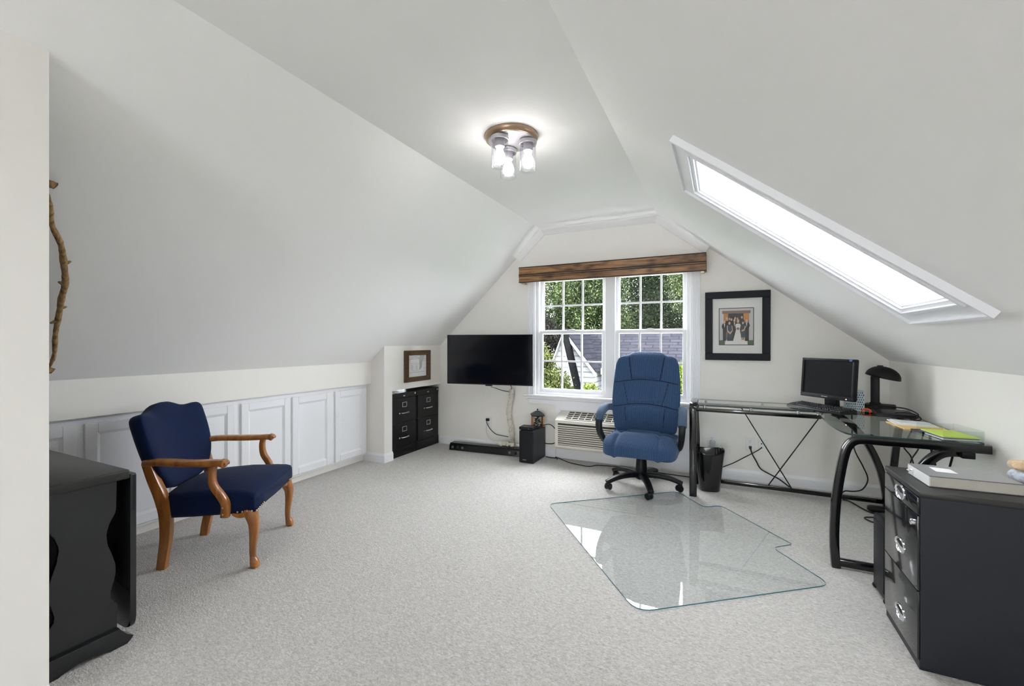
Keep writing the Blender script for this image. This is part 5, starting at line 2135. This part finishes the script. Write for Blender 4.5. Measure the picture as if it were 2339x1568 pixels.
def inset(s):
    cx, cy = .85, 2.293
    return [(cx + (a - cx) * s, cy + (b_ - cy) * s) for a, b_ in (A_, B_, C_, D_)]


prism(bm, [(a, b_, bz0 + .003) for a, b_ in inset(.985)], (0, 0, .036))
wpart('pages', bm, M['pages'], bd)
for z in (bz0, bz1 - .004):
    bm = NB()
    prism(bm, [(a, b_, z) for a, b_ in (A_, B_, C_, D_)], (0, 0, .0035), bev=.001, seg=1)
    wpart('cover', bm, M['binder'], bd)
bm = NB()
prism(bm, [(A_[0] - .001, A_[1], bz0 + .003), (B_[0] - .001, B_[1], bz0 + .003), (B_[0] - .001, B_[1], bz1 - .004), (A_[0] - .001, A_[1], bz1 - .004)], (.004, 0, 0))
wpart('white_end', bm, M['paper'], bd)
bm = NB()
prism(bm, [(a, b_, bz1 - .0004) for a, b_ in ((.765, 2.345), (.765, 2.275), (.828, 2.270), (.826, 2.335))], (0, 0, .0008))
wpart('white_label', bm, M['paper'], bd)
bm = NB()
for k in range(2):
    tube(bm, smooth_pts([(.705, 2.365 - .012 * k, bz0 + .012), (.700, 2.360 - .012 * k, bz0 + .018), (.704, 2.350 - .012 * k, bz0 + .024), (.712, 2.345 - .012 * k, bz0 + .026)], 4), .0022, 6)
wpart('metal_clip', bm, M['chrome'], bd, True)

fl_ = thing('fleece_bundle', 'tan and pale blue fleecy bundle behind the binder at the right edge', 'cloth', (1.075, 2.42, ct))
bm = NB()
random.seed(6)
superbox(bm, (1.078, 2.425, ct + .026), (.036, .050, .026), .75, 26, 16, lambda v: v + Vector((.004 * math.sin(90 * v.y + 70 * v.z), .004 * math.sin(80 * v.x), .003 * math.sin(110 * v.x + 60 * v.y))))
wpart('lower_fold', bm, M['bluewhite'], fl_, True)
bm = NB()
superbox(bm, (1.078, 2.430, ct + .064), (.038, .052, .017), .75, 26, 16, lambda v: v + Vector((.005 * math.sin(70 * v.y), .004 * math.sin(90 * v.x), .005 * math.sin(80 * v.x + 75 * v.y))))
wpart('upper_fold', bm, M['tan'], fl_, True)

# ---------------------------------------------------------------- black drop-leaf table (left foreground)
dt = thing('drop_leaf_table', 'black lacquered drop-leaf table with wavy cut-out ends, left foreground', 'table', (-2.55, .775, 0))
TX0, TX1 = -3.02, -2.168
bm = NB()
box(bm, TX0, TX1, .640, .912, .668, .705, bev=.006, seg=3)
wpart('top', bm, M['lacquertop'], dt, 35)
# end panels with scalloped sides


def wavy(s):
    """half outline in (y offset, z), s = +1 / -1"""
    q = [(.102, .668), (.100, .552), (.094, .535), (.078, .505), (.068, .475), (.066, .455), (.072, .42), (.086, .375), (.096, .335), (.099, .300), (.094, .27), (.084, .245), (.078, .222), (.080, .200), (.090, .186), (.100, .180), (.102, .165), (.102, .075)]
    return [(s * a, z) for a, z in q]


for x in (-2.205, -2.98):
    bm = NB()
    pr = wavy(1) + wavy(-1)[::-1]
    prism(bm, [(x, .775 + a, z) for a, z in pr], (.020, 0, 0), bev=.002, seg=1)
    wpart('end_panel', bm, M['lacquer'], dt, 35)
    bm = NB()
    foot = [(.140, .010), (.150, .022), (.128, .040), (.108, .062), (.104, .075), (-.104, .075), (-.108, .062), (-.128, .040), (-.150, .022), (-.140, .010), (-.128, .0), (-.075, .0), (-.055, .012), (-.02, .020), (.02, .020), (.055, .012), (.075, 0), (.128, 0)]
    prism(bm, [(x - .014, .775 + a, z) for a, z in foot], (.052, 0, 0), bev=.003, seg=2)
    wpart('foot', bm, M['lacquer'], dt, 35)
bm = NB()
box(bm, -2.965, -2.21, .765, .785, .075, .668)
wpart('centre_board', bm, M['lacquer'], dt)
for y0, y1 in ((.908, .932), (.628, .637)):
    bm = NB()
    lf = round_poly([(TX0, .684), (TX0, .045), (TX1 - .004, .045), (TX1 - .004, .684)], [.01, .05, .05, .005], 5)
    prism(bm, [(p.x, y0 + (.0065 if y0 > .8 else -.006), p.y) for p in lf], (0, y1 - y0 - .004, 0), bev=.003, seg=2)
    wpart('drop_leaf', bm, M['lacquer'], dt, 35)

# ---------------------------------------------------------------- outside: lawn, neighbouring house, trees
GZ = -3.0
bm = NB()
box(bm, -60, 60, GY + 1.5, 90, GZ - .2, GZ)
struct('ground', bm, M['ground'])


def uvbox(bm, scale=1.0):
    """planar UVs per face so brick-type textures follow each surface"""
    uvl = bm.loops.layers.uv.verify()
    for f in bm.faces:
        n = f.normal
        f.normal_update()
        n = f.normal
        up_ = Vector((0, 0, 1)) if abs(n.z) < .95 else Vector((0, 1, 0))
        u = up_.cross(n)
        if u.length < 1e-6:
            u = Vector((1, 0, 0))
        u.normalize()
        v = n.cross(u)
        for l in f.loops:
            l[uvl].uv = (l.vert.co.dot(u) * scale, l.vert.co.dot(v) * scale)


hs = thing('neighbour_house', 'white-sided neighbouring house with a grey shingle roof outside the window', 'house', (-2, 24, GZ))


def hpart(name, bm, m, par=None, uv=True):
    bmesh.ops.recalc_face_normals(bm, faces=bm.faces[:])
    if uv:
        uvbox(bm)
    return wpart(name, bm, m, hs)


def thick(bm, pts, d):
    prism(bm, pts, d)


ry, rz, ey, ez = 25.0, 1.90, 21.4, -0.12
bm = NB()
thick(bm, [(-7.2, ry, rz), (9, ry, rz), (9, ey, ez), (-7.2, ey, ez)], (0, 0, -.15))
hpart('roof', bm, M['shingles'])
bm = NB()
thick(bm, [(-7.2, ry, rz), (9, ry, rz), (9, ry + 3.6, ez), (-7.2, ry + 3.6, ez)], (0, 0, -.15))
hpart('rear_roof', bm, M['shingles'])
bm = NB()
box(bm, -6.8, 8.6, 22.1, 27.9, GZ, -.10)
hpart('wall', bm, M['siding'])
bm = NB()
box(bm, -5.4, 9, ey - .12, ey + .02, ez - .28, ez + .02)
hpart('gutter', bm, M['housetrim'], uv=False)
# large cross gable
gy_ = 20.6
ax_, az_ = -7.02, 1.72
bm = NB()
prism(bm, [(ax_, gy_, az_), (-5.60, gy_, -.10), (-5.60, gy_, GZ), (-7.45, gy_, GZ), (-7.45, gy_, -.10)], (0, 2.0, 0))
hpart('gable_wall', bm, M['siding'])
for s in (1,):
    bm = NB()
    dx, dz = 1.62 * s, -2.05
    prism(bm, [(ax_, gy_ - .25, az_ + .13), (ax_ + dx, gy_ - .25, az_ + dz + .10), (ax_ + dx, gy_ - .25, az_ + dz - .14), (ax_, gy_ - .25, az_ - .13)], (0, .10, 0))
    hpart('rake_board', bm, M['housetrim'], uv=False)
    bm = NB()
    prism(bm, [(ax_, gy_ - .25, az_ + .16), (ax_ + dx, gy_ - .25, az_ + dz + .12), (ax_ + dx, 24.5, az_ + dz + .12), (ax_, 24.8, az_ + .16)], (0, 0, -.05))
    hpart('gable_roof', bm, M['shingles'])
# narrow front gable with a steep roof
by_, bx_, bz_ = 19.75, -6.79, 1.60
bm = NB()
prism(bm, [(bx_ - .02, by_, bz_ - .1), (bx_ + .64, by_, -1.35), (bx_ + .64, by_, GZ), (bx_ - .66, by_, GZ), (bx_ - .66, by_, -.15)], (0, .84, 0))
hpart('gable_wall', bm, M['siding'])
bm = NB()
prism(bm, [(bx_, by_ - .3, bz_ + .06), (bx_ - .80, by_ - .3, -.35), (bx_ - .80, by_ - .3, -.65), (bx_ - .05, by_ - .3, bz_ - .22)], (0, .3, 0))
hpart('rake_board', bm, M['housetrim'], uv=False)
bm = NB()
prism(bm, [(bx_, by_ - .3, bz_ + .06), (bx_ + .86, by_ - .3, -1.95), (bx_ + .78, by_ - .3, -1.97), (bx_ - .05, by_ - .3, bz_ - .05)], (0, .2, 0))
hpart('rake_board', bm, M['housetrim'], uv=False)
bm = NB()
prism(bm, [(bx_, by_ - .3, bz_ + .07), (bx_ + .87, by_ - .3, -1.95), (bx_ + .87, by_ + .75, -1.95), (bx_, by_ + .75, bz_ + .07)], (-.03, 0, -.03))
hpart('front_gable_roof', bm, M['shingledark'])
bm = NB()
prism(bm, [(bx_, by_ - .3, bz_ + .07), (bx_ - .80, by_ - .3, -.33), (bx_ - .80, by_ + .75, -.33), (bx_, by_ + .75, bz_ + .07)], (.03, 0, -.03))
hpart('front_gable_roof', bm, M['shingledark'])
bm = NB()
for k in range(5):
    box(bm, bx_ - .10 - .02 * (4 - k) * .0, bx_ + .10, by_ - .03, by_ + .01, .62 + .055 * k, .655 + .055 * k)
hpart('gable_vent', bm, M['housetrim'], uv=False)
bm = NB()
box(bm, -4.95, -4.55, 22.02, 22.14, -1.75, -.75)
hpart('window', bm, M['screen'], uv=False)


def tree(name, label, base, crowns, n, lsize, m, seed, trunk_r=.18, group='trees outside the window', limbs=()):
    """crowns: list of (centre, radii); leaves are small bent cards gathered in clumps"""
    rng = np.random.default_rng(seed)
    r = thing(name, label, 'tree', base, 0, group)
    base = np.array(base)
    V, F = [], []
    tot = sum(c[1][0] * c[1][1] * c[1][2] for c in crowns) ** (1)
    for c, rad in crowns:
        k = max(50, int(n * (rad[0] * rad[1] * rad[2]) / tot))
        ncl = max(8, k // 60)
        d = rng.normal(size=(ncl, 3))
        d /= np.linalg.norm(d, axis=1)[:, None]
        rr = rng.uniform(.35, 1, ncl) ** .5
        cl = np.array(c) + d * rr[:, None] * np.array(rad)
        idx = rng.integers(0, ncl, k)
        p = cl[idx] + rng.normal(size=(k, 3)) * np.array(rad).mean() * .13
        a = rng.normal(size=(k, 3))
        a /= np.linalg.norm(a, axis=1)[:, None]
        b = np.cross(a, rng.normal(size=(k, 3)))
        b /= np.linalg.norm(b, axis=1)[:, None]
        s = lsize * rng.uniform(.6, 1.25, k)[:, None]
        fold = np.cross(a, b) * s * .18
        q = np.stack([p - a * s, p + b * s * .42 + fold, p + a * s, p - b * s * .42 + fold], 1)
        o = sum(len(v) for v in V)
        V.append(q.reshape(-1, 3))
        F.append((np.arange(k * 4) + o).reshape(-1, 4))
    V = np.concatenate(V) - base
    F = np.concatenate(F)
    me = bpy.data.meshes.new('foliage')
    me.vertices.add(len(V))
    me.vertices.foreach_set('co', V.astype(np.float32).ravel())
    me.loops.add(F.size)
    me.loops.foreach_set('vertex_index', F.astype(np.int32).ravel())
    me.polygons.add(len(F))
    me.polygons.foreach_set('loop_start', np.arange(0, F.size, 4, dtype=np.int32))
    me.update(calc_edges=True)
    me.materials.append(m)
    o = bpy.data.objects.new('foliage', me)
    COL.objects.link(o)
    o.parent = r
    bm = NB()
    c0 = Vector(crowns[0][0])
    b0 = Vector(base)
    tube(bm, smooth_pts([b0, b0 + (c0 - b0) * .4 + Vector((.1, 0, 0)), b0 + (c0 - b0) * .75, c0 + Vector((0, 0, crowns[0][1][2] * .5))], 4), trunk_r, 9, (0, 1, 0), scale=[1.0 - .06 * i for i in range(13)])
    for c, rad in crowns[1:]:
        c = Vector(c)
        tube(bm, [b0 + (c0 - b0) * .6, b0 + (c0 - b0) * .7 + (c - c0) * .4, c], trunk_r * .35, 6, (0, 1, 0), scale=[1, .7, .4])
    for a, b_ in limbs:
        tube(bm, [Vector(a), (Vector(a) + Vector(b_)) / 2 + Vector((0, 0, .15)), Vector(b_)], trunk_r * .35, 6, (0, 1, 0), scale=[1, .8, .5])
    wpart('trunk', bm, M['bark'], r, True)
    return r


tree('oak_tree', 'tall green broadleaf tree behind the grey roof, seen through the left sashes', (-11.0, 34.5, GZ), [((-12.2, 33, 4.6), (3.4, 2.4, 3.4)), ((-9.2, 32, 5.2), (2.9, 2.4, 3.2)), ((-10.6, 32, 8.2), (3.5, 2.4, 2.3)), ((-8.2, 31.5, 2.9), (2.5, 1.9, 1.6))], 110000, .095, M['leaf_oak'], 1, .35)
tree('oak_tree', 'tall dark green tree behind the roof, seen through the right sashes', (-5.6, 41, GZ), [((-7.2, 38.5, 5.0), (3.4, 2.5, 4.0)), ((-3.4, 38.5, 5.4), (3.7, 2.5, 4.0)), ((-5.4, 38, 9.6), (3.9, 2.5, 2.8)), ((-4.8, 37.5, 2.4), (4.4, 1.8, 1.7))], 130000, .105, M['leaf_dark'], 2, .34)
tree('oak_tree', 'green tree with a visible brown trunk at the right edge of the window', (-1.95, 30.6, GZ), [((-0.5, 31.6, 4.9), (2.7, 1.5, 2.6)), ((0.8, 31.6, 2.6), (2.2, 1.5, 1.8)), ((1.0, 31.6, 7.0), (2.2, 1.5, 1.8))], 70000, .09, M['leaf_oak'], 3, .26)
tree('shade_tree', 'tree with dull purple-brown leaves behind the white gable at the left', (-12.5, 26.5, GZ), [((-11.0, 26.5, 1.2), (1.9, 1.4, 1.5)), ((-12.0, 26.5, 2.8), (1.5, 1.2, 1.3)), ((-11.0, 26, -0.6), (1.9, 1.2, 1.2))], 40000, .07, M['leaf_purple'], 4, .2)
tree('bushy_tree', 'bushy yellow-green tree in front of the white gable, lower left panes', (-6.1, 14.6, GZ), [((-5.75, 14.6, -.55), (.90, .8, .95)), ((-6.0, 14.6, .45), (.50, .6, .70)), ((-5.45, 14.4, -1.2), (.8, .7, .6))], 30000, .055, M['leaf_mixed'], 5, .08)
tree('young_tree', 'bright yellow-green young tree below the gutter, beside the office chair', (-3.8, 14.2, GZ), [((-3.45, 14.2, -1.0), (.65, .6, .55)), ((-3.95, 14.2, -.75), (.36, .4, .5)), ((-2.95, 14.1, -.45), (.22, .3, .85))], 14000, .06, M['leaf_yellow'], 6, .05)
tree('young_tree', 'bright yellow-green young tree seen right of the office chair back', (-.95, 14.4, GZ), [((-.85, 14.4, -.55), (.55, .5, 1.05)), ((-1.1, 14.4, .05), (.35, .4, .5)), ((-1.7, 14.2, -.7), (.4, .5, .5))], 14000, .06, M['leaf_yellow'], 7, .05)
